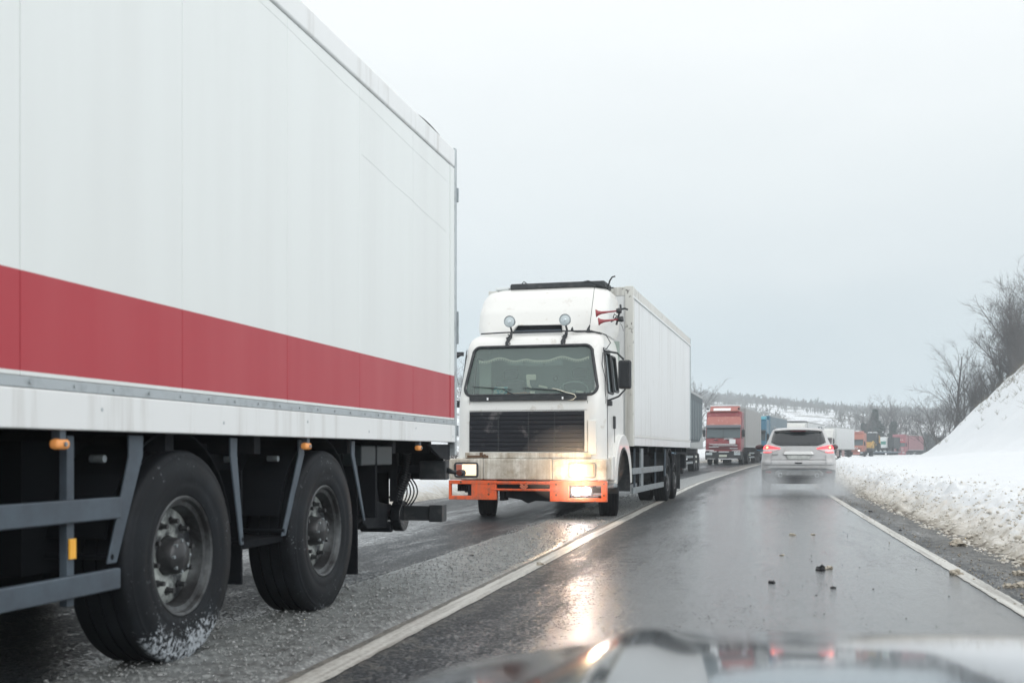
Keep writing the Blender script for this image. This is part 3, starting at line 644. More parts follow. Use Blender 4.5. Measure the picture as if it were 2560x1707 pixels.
q = OB(); q.tube([(-2.82, 9.92, .885), (-2.77, 9.92, .87), (-2.70, 9.92, .862)], [.028, .018, .022], 8); q.cyl((-2.70, 9.90, .862), (-2.68, 9.96, .862), .03, 10); sl = P_(q, 'side_lamp_stalk', M['black'], smooth=True)
q = OB().cyl((-2.70, 9.885, .862), (-2.70, 9.90, .862), .026, 12); q.out(); build(q, 'stalk_lens', mat('dull_red_lens', (.16, .05, .04), .3), sl)
q = OB(); q.prism([(9.35, 1.12), (10.04, 1.12), (10.04, .98), (9.75, 1.0)], 'x', -2.86, -2.83); P_(q, 'rear_bracket', M['chassis'])
q = OB(); q.box(-3.1, -2.9, 7.9, 8.6, .95, 1.10); P_(q, 'rear_cross_box', mat('grey_green_box', (.016, .024, .027), .5), bevel=.01)
q = OB(); q.box(-5.3, -2.9, 8.2, 8.24, .55, 1.1); q.box(-3.8, -3.6, 8.2, 9.3, .55, .8); P_(q, 'rear_frame_panel', M['under'])
q = OB(); q.cyl((-2.95, 8.1, 1.0), (-3.3, 9.5, 1.08), .03, 8); q.cyl((-3.05, 8.05, .65), (-3.05, 8.5, 1.04), .02, 8); q.cyl((-3.05, 8.0, .60), (-3.05, 7.9, 1.04), .012, 6); P_(q, 'brace_rod', M['chassis'])
q = OB(); q.blob((-3.15, 8.35, .60), (.12, .14, .12), 5, .1, 2); P_(q, 'air_tank', M['chassis'], smooth=True)

# ------------------------------------------------------------------ oncoming white cab-over lorry
A2 = R(15); O2 = (.2325, 17.4)
Wt = thing('box_lorry', 'grubby white lorry with lit headlamps, orange lower bumper and red air horns', 'lorry', (O2[0], O2[1], 0), -A2)
CX = .02
def front_y(z):     # cab front profile
    P = [(.9, .03), (1.7, .03), (1.86, .05), (2.70, .26), (2.80, .31), (2.88, .42), (2.94, .60)]
    if z <= P[0][0]: return P[0][1]
    for (a, ya), (b_, yb) in zip(P[:-1], P[1:]):
        if z <= b_: return ya + (yb - ya) * (z - a) / (b_ - a)
    return P[-1][1]
def half_w(z):
    P = [(.9, 1.185), (1.9, 1.175), (2.7, 1.10), (2.85, 1.06), (2.94, .98)]
    for (a, ya), (b_, yb) in zip(P[:-1], P[1:]):
        if z <= b_: return ya + (yb - ya) * max(0, (z - a)) / (b_ - a)
    return P[-1][1]
RC = .20
def surf(x, z, off=0.0):      # point on the front skin, off = outwards (towards -y)
    w = half_w(z); d = abs(x) - (w - RC); y = front_y(z)
    if d > 0: d = min(d, RC); y += RC - math.sqrt(max(0, RC * RC - d * d)) * .98
    return (CX + x, y - off, z)
def side_pt(y, z, sgn=1, off=0.0): return (CX + sgn * (half_w(z) + off), y, z)
zs = [.92, 1.0, 1.15, 1.3, 1.5, 1.65, 1.75, 1.8] + [1.83 + .028 * i for i in range(32)] + [2.74, 2.78, 2.82, 2.86, 2.90, 2.94]
grid = []; NF = 64; NB = 44; CABL = 1.75
for z in zs:
    w = half_w(z); row = []; y0 = front_y(z) + RC
    for i in range(NF + 1):                       # front incl. corners, -w..w
        a = -1 + 2 * i / NF
        # denser angle near the corners
        if abs(a) > .84: t_ = (abs(a) - .84) / .16 * math.pi / 2; x = math.copysign(w - RC + RC * math.sin(t_), a); y = front_y(z) + RC * (1 - math.cos(t_))
        else: x = a / .84 * (w - RC); y = front_y(z)
        row.append((CX + x, y, z))
    for i in range(1, NB + 1): row.append((CX + w, y0 + (CABL - y0) * i / NB, z))
    for i in range(1, 13): row.append((CX + w - 2 * w * i / 12, CABL, z))
    for i in range(1, NB + 1): row.append((CX - w, CABL + (y0 - CABL) * i / NB, z))
    grid.append(row)
def rrect_in(x, z, x0b, x1b, x0t, x1t, z0, z1, r):
    if not (z0 < z < z1): return False
    f = (z - z0) / (z1 - z0); a = x0b + (x0t - x0b) * f; b_ = x1b + (x1t - x1b) * f
    if not (a < x < b_): return False
    dx = min(x - a, b_ - x); dz = min(z - z0, z1 - z)
    if dx < r and dz < r: return (r - dx) ** 2 + (r - dz) ** 2 < r * r
    return True
WS = (-1.055, 1.055, -.955, .955, 1.93, 2.70, .12)
def rrect_path(x0b, x1b, x0t, x1t, z0, z1, r, n=6, dens=14):
    out = []
    cs = [(x0b + r, z0 + r, math.pi, 1.5 * math.pi, 0), (x1b - r, z0 + r, 1.5 * math.pi, 2 * math.pi, 0), (x1t - r, z1 - r, 0, .5 * math.pi, 1), (x0t + r, z1 - r, .5 * math.pi, math.pi, 1)]
    k4 = []
    for cx_, cz_, a0, a1, _ in cs: k4.append([(cx_ + r * math.cos(a0 + (a1 - a0) * i / n), cz_ + r * math.sin(a0 + (a1 - a0) * i / n)) for i in range(n + 1)])
    for i in range(4):
        out += k4[i]; a = k4[i][-1]; b_ = k4[(i + 1) % 4][0]
        for j in range(1, dens): out.append((a[0] + (b_[0] - a[0]) * j / dens, a[1] + (b_[1] - a[1]) * j / dens))
    return out
SWs = [(.36, .86, .42, .84, 1.97, 2.60, .04), (.95, 1.38, .95, 1.34, 2.02, 2.58, .05)]
def skip(i, j):
    r4 = [grid[i][j], grid[i + 1][j], grid[i][(j + 1)], grid[i + 1][(j + 1)]]
    x = sum(p[0] for p in r4) / 4 - CX; y = sum(p[1] for p in r4) / 4; z = sum(p[2] for p in r4) / 4
    if j < NF and rrect_in(x, z, *WS): return True
    if NF <= j < NF + NB or j >= NF + NB + 12:
        for k, s_ in enumerate(SWs):
            if rrect_in(y, z, *s_): return True
    if y > .55 and y < 2.2 and z < 1.28 and abs(x) > 1.0 and (y - 1.36) ** 2 + (z - .5) ** 2 < .72 ** 2: return True
    return False
for row in grid: row.append(row[0])
mb = MB(); mb.sheet(grid, skip=skip)
top = [p for p in grid[-1][:-1]]; k0 = len(mb.v); mb.v += top; mb.f.append(tuple(range(k0, k0 + len(top)))); mb.m.append(0)
cab = auto(build(mb, 'cab', M['white_cab'], Wt, smooth=True, fix=False), 40)
# windscreen
gp = []
for i in range(21):
    z = 1.93 + .77 * i / 20; f = i / 20; hw_ = 1.055 + (-.1) * f; gp.append([surf(-hw_ + 2 * hw_ * j / 40, z, -.012) for j in range(41)])
def sk2(i, j):
    z = 1.93 + .77 * (i + .5) / 20; hw_ = 1.055 - .1 * (i + .5) / 20; x = -hw_ + 2 * hw_ * (j + .5) / 40
    return not rrect_in(x, z, WS[0] - .01, WS[1] + .01, WS[2] - .01, WS[3] + .01, WS[4] - .01, WS[5] + .01, .10)
ws = build(MB().sheet(gp, skip=sk2), 'windscreen', M['glass'], Wt, smooth=True)
gk = [surf(x, z, .004) for x, z in rrect_path(*WS)]
build(MB().tube(gk, .024, 6, closed=True), 'windscreen_seal', M['black'], ws, smooth=True)
for sgn in (1, -1):
    for k, s_ in enumerate(SWs):
        yz = rrect_path(*s_, n=4, dens=4)
        pl = MB(); pl.add([side_pt(y, z, sgn, -.012) for y, z in yz], [tuple(range(len(yz)))])
        sw = build(pl, 'side_window', M['glass_dark'], Wt)
        build(MB().tube([side_pt(y, z, sgn, .002) for y, z in yz], .018, 6, closed=True), 'window_seal', M['black'], sw, smooth=True)
    # door shut lines
    dl = MB(); dl.tube([side_pt(.27, 1.9, sgn, 0), side_pt(.36, 2.66, sgn, 0), side_pt(.9, 2.66, sgn, 0), side_pt(.92, 1.5, sgn, 0), side_pt(.90, 1.2, sgn, 0)], .007, 5)
    dl.tube([side_pt(.27, 1.9, sgn, 0), side_pt(.26, .95, sgn, 0)], .008, 5)
    build(dl, 'door_gap', M['black'], Wt)
    build(MB().box(CX + sgn * 1.18 - .02, CX + sgn * 1.18 + .03, .78, .88, 1.42, 1.62), 'door_handle', M['black'], Wt, bevel=.012)
    # flared front wheel arch
    f = MB(); fender(f, (1.36, .5), .62, .84, CX + sgn * 1.26, CX + sgn * .98, R(2), R(176), 22)
    build(f, 'wheel_arch', M['white_cab'], Wt, bevel=.02)
    f = MB(); fender(f, (1.36, .5), .585, .60, CX + sgn * 1.265, CX + sgn * .7, R(-10), R(190), 22); build(f, 'arch_liner', M['black'], Wt)
    build(MB().prism([(.30, .62), (.30, .98), (.50, 1.0), (.56, .78), (.55, .62)], 'x', CX + sgn * 1.26, CX + sgn * .95), 'step_panel', M['white_cab'], Wt, bevel=.02)
    wheel(Wt, (sgn * (1.02), 1.36, .5), .5, .30, .285, sgn, nuts=0, dish=.04, detail=2, grooves=5).rotation_euler = (0, 0, R(13))
build(MB().box(1.02, 1.30, .28, .62, .50, .56), 'step', M['galv'], Wt, bevel=.02)
# cabin inside
build(MB().box(-1.1, 1.15, .36, 1.70, 1.40, 1.45), 'cabin_floor', M['cabin_dark'], Wt)
build(MB().box(-1.1, 1.15, 1.66, 1.70, 1.45, 2.88), 'cabin_back', M['cabin'], Wt)
for sgn, px in ((-1, -.55), (1, .60)):
    q = MB(); q.box(px - .25, px + .25, 1.02, 1.16, 1.75, 2.22); q.box(px - .13, px + .13, 1.04, 1.14, 2.24, 2.42); q.box(px - .25, px + .25, .6, 1.1, 1.55, 1.75); build(q, 'seat', M['cabin_dark'], Wt, bevel=.05)
build(MB().box(-1.04, 1.08, .20, .56, 1.50, 1.95), 'dashboard', M['dash'], Wt, bevel=.03)
q = MB(); q.tube([(.62 + .23 * math.cos(a * math.pi / 12), .52 + .07 * math.sin(a * math.pi / 12), 2.02 + .14 * math.sin(a * math.pi / 12)) for a in range(24)], .013, 6, closed=True); q.cyl((.62, .56, 1.9), (.62, .52, 2.02), .03, 8); build(q, 'steering_wheel', M['cabin'], Wt, smooth=True)
q = MB(); q.box(-.98, -.78, .70, .73, 1.98, 2.52); build(q, 'hanging_cloth', M['mint'], Wt, bevel=.01)
q = MB(); q.box(-.50, -.22, .62, .64, 2.44, 2.50); q.box(-.18, .10, .62, .64, 2.42, 2.50); q.box(.14, .42, .62, .64, 2.42, 2.51); build(q, 'sun_flap', M['cabin'], Wt)
# lace fringe: wavy braid with tassels
br = []
def fringe_z(x): return 2.50 + .028 * math.cos(x * 2 * math.pi / .50 + .3) - .05 * math.exp(-((x - .02) / .12) ** 2)
for i in range(90):
    x = -.86 + 1.76 * i / 89; p = surf(x, fringe_z(x), -.035); br.append(p)
fr = build(MB().tube(br, .013, 4), 'lace_fringe', M['cream'], Wt)
tq = MB()
for i in range(46):
    x = -.85 + 1.74 * i / 45; z = fringe_z(x); tq.cyl(surf(x, z - .004, -.035), surf(x, z - .036, -.035), .005, 4, .013); 
build(tq, 'tassels', M['cream'], fr)['kind'] = 'stuff'
q = MB(); q.box(-.11, .05, .36, .39, 2.18, 2.27); build(q, 'white_figurine', M['cream'], Wt, bevel=.03)
q = MB(); q.tube([(-.08, .37, 2.18), (-.07, .37, 2.10), (-.02, .37, 2.05)], [.03, .03, .01], 6); build(q, 'hanging_tag', M['cream'], Wt, smooth=True)
q = MB(); q.tube([(.37 + .035 * math.cos(a * math.pi / 8), .36, 2.20 + .035 * math.sin(a * math.pi / 8)) for a in range(16)], .008, 5, closed=True); build(q, 'air_freshener', M['black'], Wt)
build(MB().obox((-.48, .20, 2.01), (.22, .01, .13), (R(-20), 0, 0)), 'folded_map', M['map_print'], Wt)
q = MB(); q.obox((.02, .25, 1.975), (.08, .05, .05), (0, 0, .3)); q.obox((.17, .34, 2.07), (.14, .04, .03), (0, .2, .2)); q.obox((.78, .22, 1.975), (.12, .04, .03), (0, .15, 0)); q.obox((1.0, .25, 1.98), (.1, .04, .04), (0, -.3, 0)); build(q, 'dashboard_litter', M['cream'], Wt, bevel=.008)
q = MB()
for i in range(14): q.obox((-.38 + .028 * i, .22, 1.965 + random.uniform(-.006, .012)), (.02, .02, .03), (0, random.uniform(-.7, .7), 0))
build(q, 'bead_string', mat('orange_beads', (.5, .22, .1), .6), Wt)
# cowl, wipers, bonnet flap lines
build(MB().box(-.93, .93, -.004, .06, 1.842, 1.915), 'cowl', M['black'], Wt, bevel=.008)
for x in (-.63, .56): build(MB().box(x - .012, x + .012, -.02, 0, 1.855, 1.895), 'washer_nozzle', M['snow_part'], Wt, bevel=.003)
for x0, p1, b0, b1 in ((-.16, (-.44, 2.03), (-.93, 2.075), (-.28, 2.02)), (.66, (.36, 2.035), (-.12, 2.045), (.56, 1.985))):
    arm = build(MB().tube([(x0 + CX, .03, 1.87), surf(x0 - .06, 1.93, .02), surf(p1[0], p1[1], .03)], [.016, .011, .007], 6), 'wiper', M['black'], Wt)
    a = surf(b0[0], b0[1], .02); c = surf(b1[0], b1[1], .02); build(MB().tube([a, tuple((a[i] + c[i]) / 2 for i in range(3)), c], [.005, .010, .005], 5), 'wiper_blade', M['black'], arm)
ca = MB(); ca.tube([surf(.36, 2.03, .03), surf(.48, 2.0, .05), surf(.60, 1.96, .06), surf(.72, 1.93, .07), surf(.75, 1.89, .07), surf(.70, 1.85, .06), surf(.62, 1.84, .03)], .006, 5); build(ca, 'loose_wire', M['cream'], Wt, smooth=True)
# grille: dark panel with slats
build(MB().box(-.93, .89, .018, .03, 1.06, 1.68), 'grille_panel', M['chassis'], Wt)
zz = 1.072
gsm = mat('grille_slat_plastic', (.018, .020, .027), .6, spec=.25, dirt=((.12, .115, .12), 2.6, .56, .64))
gl0 = None
for k in range(9):
    a = zz + k * .0675
    q = MB(); q.prism([(.028, a), (.004, a + .003), (-.003, a + .058), (.02, a + .064)], 'x', -.925, .885)
    build(q, 'grille_slat', gsm, Wt, bevel=.004, seg=1)
for x in (-.46, .02, .43): build(MB().box(x - .008, x + .008, -.008, .02, 1.07, 1.67), 'grille_divider', M['black'], Wt)
# panel gaps
gp_ = MB()
for x in (-.955, .915): gp_.tube([surf(x, 1.05, .001), surf(x, 1.45, .001), surf(x, 1.84, .001)], .004, 4)
gp_.tube([surf(-.955, 1.695, .001), surf(.915, 1.695, .001)], .003, 4)
build(gp_, 'panel_gap', M['chassis'], Wt)
q = MB(); q.add([surf(x, z, .004) for x, z in ((.95, 1.0), (1.10, 1.0), (1.10, 1.52), (.95, 1.52))], [(0, 1, 2, 3)]); 
build(MB().box(.955, 1.075, .0, .04, 1.02, 1.53), 'corner_panel', M['white_cab'], Wt, bevel=.006)
build(MB().box(-1.0, 1.0, .0, .10, .955, 1.045), 'lower_apron', M['white_low'], Wt, bevel=.01)
build(MB().box(-.96, -.62, -.008, .02, .965, 1.0), 'rusty_slot', M['rust'], Wt)
q = MB(); q.box(-.76, -.71, -.02, .02, .97, 1.05); q.box(-.70, -.66, -.02, .02, .96, 1.02); build(q, 'missing_badge_stub', M['rust'], Wt, bevel=.008)
# bumper
def bump_sec(x0, x1, nm):
    return build(MB().box(x0, x1, -.06, .28, .625, .95), nm, M['white_low'], Wt, bevel=.022)
bump_sec(-.69, .40, 'bumper_centre'); bump_sec(-1.245, -.693, 'bumper_end'); bump_sec(.403, 1.255, 'bumper_end')
for s_, x0, x1 in ((-1, -1.145, -.775), (1, .665, 1.075)):
    fr_ = MB(); pth = [(x, -.064, z) for x, z in rrect_path(x0, x1, x0, x1, .668, .882, .035, n=4, dens=2)]
    hl = build(MB().box(x0 + .01, x1 - .01, -.068, -.03, .675, .875), 'headlight', M['chrome'] if s_ < 0 else mat('lamp_reflector_bowl', (.45, .42, .36), .4), Wt, bevel=.02)
    build(MB().tube(pth, .014, 6, closed=True), 'lamp_frame', M['black'] if s_ < 0 else mat('dull_frame', (.2, .19, .17), .5), hl, smooth=True)
    if s_ < 0:
        build(MB().box(x0 + .125, x1 - .025, -.080, -.066, .69, .862), 'lamp_lens', M['lamp_dim'], hl, bevel=.02)
        build(MB().box(x0 + .025, x0 + .115, -.078, -.066, .70, .86), 'indicator', mat('dull_orange_lens', (.45, .13, .08), .3), hl, bevel=.01)
    else:
        build(MB().blob((x0 + .135, -.066, .776), (.105, .022, .082), 1, 0, 3), 'lamp_lens', M['lamp_on'], hl, smooth=True)
        build(MB().box(x0 + .275, x1 - .03, -.078, -.066, .70, .86), 'indicator', mat('pale_orange_lens', (.62, .42, .28), .3), hl, bevel=.01)
# orange underrun bumper
ob = MB()
def fr_y(a, b_, c, d, y0=-.055, y1=.02): ob.box(a, b_, y0, y1, c, d)
fr_y(-1.25, -.48, .555, .615); fr_y(-1.25, -.88, .315, .375); fr_y(-1.25, -1.215, .375, .555); fr_y(-.88, -.48, .315, .555)
fr_y(-.48, .37, .555, .605); fr_y(-.48, .37, .455, .49)
fr_y(.37, .66, .30, .615); fr_y(.66, 1.25, .545, .615); fr_y(.66, 1.25, .30, .355); fr_y(1.165, 1.25, .355, .545)
om = build(ob, 'orange_bumper', M['orange'], Wt, bevel=.006)
build(MB().box(-.46, .36, -.02, .03, .490, .555), 'bumper_slot', M['under'], om)
q = MB(); q.box(-.56, .50, -.068, -.05, .572, .584); q.box(-.56, .50, -.068, -.05, .468, .480); build(q, 'bumper_rib', M['orange'], om, bevel=.003)
# diamond-and-chevron emblem
em = MB()
for dz in (0, .035): em.prism([(-.105, .560 - dz), (-.085, .575 - dz), (-.035, .535 - dz), (.015, .575 - dz), (.035, .560 - dz), (-.035, .505 - dz)], 'y', -.075, -.06)
build(em, 'emblem', mat('scuffed_orange_emblem', (.50, .16, .09), .5), om, bevel=.003)
bo = MB()
for x, z in ((-.60, .56), (-.60, .40), (-1.05, .585), (.47, .56), (.47, .40), (1.205, .57), (1.205, .40)): bo.cyl((x, -.062, z), (x, -.05, z), .016, 8)
build(bo, 'bolt_heads', M['rust'], om)
fg = build(MB().box(.70, 1.02, -.03, .06, .38, .53), 'fog_light', M['galv'], Wt, bevel=.02)
build(MB().blob((.785, -.032, .455), (.072, .02, .062), 1, 0, 3), 'fog_lens', M['fog_on'], fg, smooth=True); build(MB().blob((.93, -.032, .462), (.066, .02, .060), 1, 0, 3), 'fog_lens', M['fog_on'], fg, smooth=True)
build(MB().box(1.0, 1.16, .0, .05, .39, .43), 'lamp_arm', M['chrome'], Wt, bevel=.01)
q = MB()
for i in range(6): q.box(-1.14 + .035 * i, -1.12 + .035 * i, .05, .2, .44, .56)
build(q, 'horn_coil', M['under'], Wt, bevel=.006)
build(MB().box(-.96, -.90, .02, .12, .36, .58), 'tow_bracket', M['chassis'], Wt)
q = MB(); q.prism([(-.48, .52), (.38, .52), (.38, .29), (.1, .30), (-.02, .26), (-.12, .31), (-.3, .34), (-.47, .36)], 'y', .12, .2); q.box(-.45, -.38, .05, .3, .3, .5); build(q, 'under_beam', M['under'], Wt)
build(MB().cyl((-1.0, 1.36, .5), (1.0, 1.36, .5), .07, 10), 'front_axle', M['chassis'], Wt)
# roof deflector (swept box) with its slot
def deflector(z):
    P = [(2.93, .62, 1.03), (3.05, .66, 1.07), (3.3, .76, 1.08), (3.55, .94, 1.06), (3.68, 1.10, 1.01), (3.74, 1.30, .93)]
    for (a, ya, wa), (b_, yb, wb) in zip(P[:-1], P[1:]):
        if z <= b_: f = (z - a) / (b_ - a); return ya + (yb - ya) * f, wa + (wb - wa) * f
    return P[-1][1:]
gr = []
for i in range(25):
    z = 2.93 + .81 * i / 24; y, w = deflector(z); rc = .30; row = []
    row.append((CX - w, 1.95, z))
    for j in range(9): t_ = math.pi / 2 * (1 - j / 8); row.append((CX - w + rc - rc * math.sin(t_), y + rc - rc * math.cos(t_) if True else 0, z))
    row = [row[0]] + [(CX - w + rc * (1 - math.cos(math.pi / 2 * j / 8)), y + rc * (1 - math.sin(math.pi / 2 * j / 8)), z) for j in range(9)]
    row += [(CX + x * (w - rc), y, z) for x in (-.8, -.6, -.45, -.3, -.15, 0, .15, .3, .45, .6, .8)]
    row += [(CX + w - rc * (1 - math.sin(math.pi / 2 * j / 8)), y + rc * (1 - math.cos(math.pi / 2 * j / 8)), z) for j in range(9)]
    row += [(CX + w, 1.95, z)]; gr.append(row)
mb = MB(); mb.sheet(gr); tp = gr[-1]; k0 = len(mb.v); mb.v += tp; mb.f.append(tuple(range(k0, k0 + len(tp)))); mb.m.append(0)
build(mb, 'roof_deflector', M['white_cab'], Wt, smooth=True)
build(MB().prism([(-.40, 2.93), (.42, 2.93), (.40, 3.055), (-.30, 3.065)], 'y', .60, .70), 'deflector_slot', M['under'], Wt)
build(MB().tube([(-.42, .62, 2.92), (-.36, .625, 3.04), (-.30, .63, 3.08), (.42, .63, 3.07)], .018, 6), 'slot_rim', M['white_cab'], Wt, smooth=True)
build(MB().box(-.36, .40, .595, .605, 2.94, 2.99), 'slot_grid', M['rail_grey'], Wt)
build(MB().box(-.62, .98, 1.28, 1.9, 3.74, 3.84), 'roof_hatch', M['black'], Wt, bevel=.03)
build(MB().box(-.90, -.64, 1.35, 1.8, 3.74, 3.80), 'roof_box', mat('milky_plastic', (.62, .66, .66), .4), Wt, bevel=.03)
q = MB(); q.tube([(.5, 1.3, 3.80), (.7, 1.28, 3.84), (.9, 1.27, 3.76), (1.02, 1.28, 3.72), (1.12, 1.28, 3.71)], .012, 5); q.tube([(.98, 1.5, 3.72), (1.02, 1.5, 3.86), (1.06, 1.5, 3.92), (1.11, 1.5, 3.93)], .014, 5); q.tube([(-.42, 1.3, 3.83), (-.38, 1.28, 3.87), (-.33, 1.3, 3.83)], .009, 5); build(q, 'roof_cable', M['black'], Wt, smooth=True)
# roof lamps
for x in (-.36, .53):
    sp_ = build(MB().cyl((x, .30, 3.10), (x, .40, 3.10), .092, 28, .07), 'spot_lamp', M['black'], Wt, bevel=.006)
    build(MB().lathe([(-.008, .092), (-.016, .090), (-.012, .078)], (x, .30, 3.10), 'y', 28), 'lamp_ring', M['galv'], sp_)
    build(MB().lathe([(-.006, .080), (-.018, .05), (-.022, .0001)], (x, .30, 3.10), 'y', 28), 'lamp_glass', M['lens_clear'], sp_, smooth=True)
    build(MB().lathe([(-.0235, .022), (-.026, .018), (-.027, .0001)], (x, .30, 3.10), 'y', 14), 'lamp_bulb', M['chrome'], sp_)
    bq = MB(); bq.tube([(x, .36, 3.02), (x + .01, .40, 2.95), (x, .36, 2.86), (x - .04, .28, 2.76), (x - .04, .25, 2.68)], [.016, .02, .03, .03, .012], 6)
    for k in range(9): bq.tube([(x + random.uniform(-.05, .02), .34 - .008 * k, 2.90 - .02 * k), (x + random.uniform(-.07, .05), .33 - .008 * k, 2.88 - .02 * k)], .012, 4)
    build(bq, 'lamp_bracket', M['black'], sp_)
q = MB(); q.tube([(-.9, .55, 2.945), (-.5, .50, 2.95), (-.1, .48, 2.95), (.3, .48, 2.95), (.6, .50, 2.945), (.9, .52, 2.94), (1.05, .60, 2.90)], .012, 5); q.tube([(.55, .5, 2.95), (.7, .45, 2.92), (.8, .5, 2.93), (1.0, .55, 2.92)], .01, 5); build(q, 'roof_bar', M['black'], Wt)
an = build(MB().tube([(.85, .55, 2.93), (.85, .55, 2.98), (.87, .57, 3.04)], [.04, .022, .008], 8), 'aerial', M['black'], Wt); build(MB().tube([(.87, .57, 3.04), (.90, .58, 3.3), (.94, .60, 3.66)], .005, 4), 'aerial_whip', M['black'], an)
build(MB().tube([(.60, .5, 2.94), (.60, .5, 2.98), (.605, .5, 3.01)], [.03, .02, .006], 6), 'rubber_stub', M['black'], Wt)
# twin air horns on the deflector's right cheek
for x, z, L_ in ((.99, 3.20, .34), (1.03, 3.07, .33)):
    hn = build(MB().lathe([(0, .060), (.012, .058), (.04, .038), (.09, .022), (.2, .014), (L_, .012)], (0, 0, 0), 'x', 16), 'air_horn', M['horn_red'], Wt, smooth=True)
    hn.location = (x, .42, z); hn.rotation_euler = (0, R(-6), R(12))
    build(MB().lathe([(L_ - .02, .035), (L_ + .03, .045), (L_ + .06, .04), (L_ + .065, .0001)], (0, 0, 0), 'x', 12), 'horn_diaphragm', M['black'], hn, smooth=True)
q = MB(); q.tube([(1.30, .5, 3.02), (1.33, .5, 3.15), (1.37, .5, 3.27), (1.36, .52, 3.33)], .018, 6); q.tube([(1.25, .5, 3.14), (1.27 , .5, 3.19), (1.31, .5, 3.16), (1.27, .5, 3.11), (1.25, .5, 3.14)], .010, 6); q.tube([(1.33, .5, 3.25), (1.43, .5, 3.27), (1.48, .5, 3.25)], .015, 6); q.tube([(1.36, .5, 3.05), (1.40, .5, 2.98), (1.41, .5, 2.92)], .004, 4); q.tube([(1.15, .9, 3.12), (1.30, .5, 3.12)], .012, 5); build(q, 'horn_bracket', M['black'], Wt)
# mirrors
for sgn in (1, -1):
    ma_ = MB(); ma_.tube([(sgn * 1.13 + CX, .26, 2.60), (sgn * 1.34 + CX, .22, 2.56), (sgn * 1.44 + CX, .22, 2.46)], .016, 6)
    ma_.tube([(sgn * 1.18 + CX, .30, 1.84), (sgn * 1.36 + CX, .24, 1.90), (sgn * 1.46 + CX, .22, 2.0), (sgn * 1.46 + CX, .22, 2.44)], .014, 6)
    mm = build(ma_, 'mirror_arm', M['black'], Wt, smooth=True)
    build(MB().box(sgn * 1.36 + CX, sgn * 1.56 + CX, .16, .26, 2.01, 2.45), 'mirror', M['gloss_black'], mm, bevel=.035)
    build(MB().box(sgn * 1.17 + CX, sgn * 1.25 + CX, .26, .34, 1.76, 1.84), 'mirror_clamp', M['black'], mm, bevel=.01)
q = MB(); q.box(-1.62, -1.13, .30, .36, 2.58, 2.64); q.tube([(-1.15, .3, 2.60), (-1.35, .3, 2.48), (-1.5, .3, 2.35)], .015, 5); build(q, 'kerb_mirror_bracket', M['black'], Wt)
q = MB(); q.tube([(1.13, .27, 2.58), (1.12, .26, 2.4), (1.17, .22, 2.2), (1.18, .2, 2.0), (1.19, .2, 1.85), (1.15, .12, 1.6)], .007, 5); q.tube([(1.0, .62, 2.93), (1.12, .6, 2.88), (1.2, .55, 2.75), (1.16, .4, 2.64), (1.13, .3, 2.62)], .007, 5); build(q, 'loose_cable', M['black'], Wt)
# cargo box
BX, BY0, BY1, BZ0, BZ1 = 1.275, 2.30, 11.5, 1.16, 3.87
build(MB().box(-1.26, 1.262, BY0 + .01, BY1 - .01, BZ0 + .01, BZ1 - .01), 'cargo_box', M['white_box'], Wt)
gx = [BY0 + .22, 3.9, 5.4, 6.9, 8.4, 9.9, BY1 - .06]
build(MB().box(1.262, 1.268, BY0 + .22, BY1 - .06, 1.36, BZ1 - .16), 'side_panel', M['white_box'], Wt)
build(MB().box(-1.275, BX, BY0, BY1, BZ1 - .15, BZ1), 'top_rail', M['box_trim'], Wt, bevel=.008)
build(MB().box(1.25, BX, BY0, BY1, BZ0, 1.345), 'bottom_rail', M['white_box'], Wt, bevel=.006)
build(MB().box(1.25, BX + .006, BY0, BY1, 1.30, 1.345), 'rub_rail', M['white_cab'], Wt, bevel=.006)
build(MB().box(-1.275, -1.25, BY0, BY1, BZ0, 1.345), 'bottom_rail', M['white_box'], Wt, bevel=.006)
for s_ in (-1, 1): build(MB().box(min(s_ * 1.14, s_ * 1.283), max(s_ * 1.14, s_ * 1.283), BY0 - .015, BY0 + .13, BZ0 - .01, BZ1 + .01), 'corner_post', M['box_trim'], Wt, bevel=.008)
build(MB().box(1.20, 1.285, BY1 - .06, BY1 + .01, BZ0 - .02, BZ1 + .01), 'rear_post', M['alu'], Wt, bevel=.005)
build(MB().box(1.25, 1.29, BY0, BY1, BZ1 - .19, BZ1 - .155), 'rail_lip', M['white_box'], Wt, bevel=.004)
# chassis, guards, rear axle
for x in (-.45, .38): build(MB().box(x, x + .08, 1.0, BY1, .78, 1.06), 'chassis_rail', M['chassis'], Wt)
for yy in (2.4, 3.5, 4.6, 5.7, 6.8, 9, 10.2, 11.2): build(MB().box(-1.2, 1.2, yy, yy + .08, 1.05, 1.158), 'cross_member', M['chassis'], Wt)
build(MB().box(-1.1, 1.0, 3.0, 6.3, .45, 1.04), 'fuel_tank', M['under'], Wt, bevel=.08)
for z0, z1, y0, y1 in ((.665, .775, 2.55, 6.6), (.33, .435, 2.62, 6.7)): build(MB().box(1.20, 1.235, y0, y1, z0, z1), 'side_guard', M['galv'], Wt, bevel=.006)
for yy, w in ((3.05, .03), (3.75, .30), (5.75, .035)): build(MB().box(1.165, 1.198, yy, yy + w, .36, 1.12), 'guard_post', M['galv'] if w > .1 else M['rail_grey'], Wt, bevel=.004)
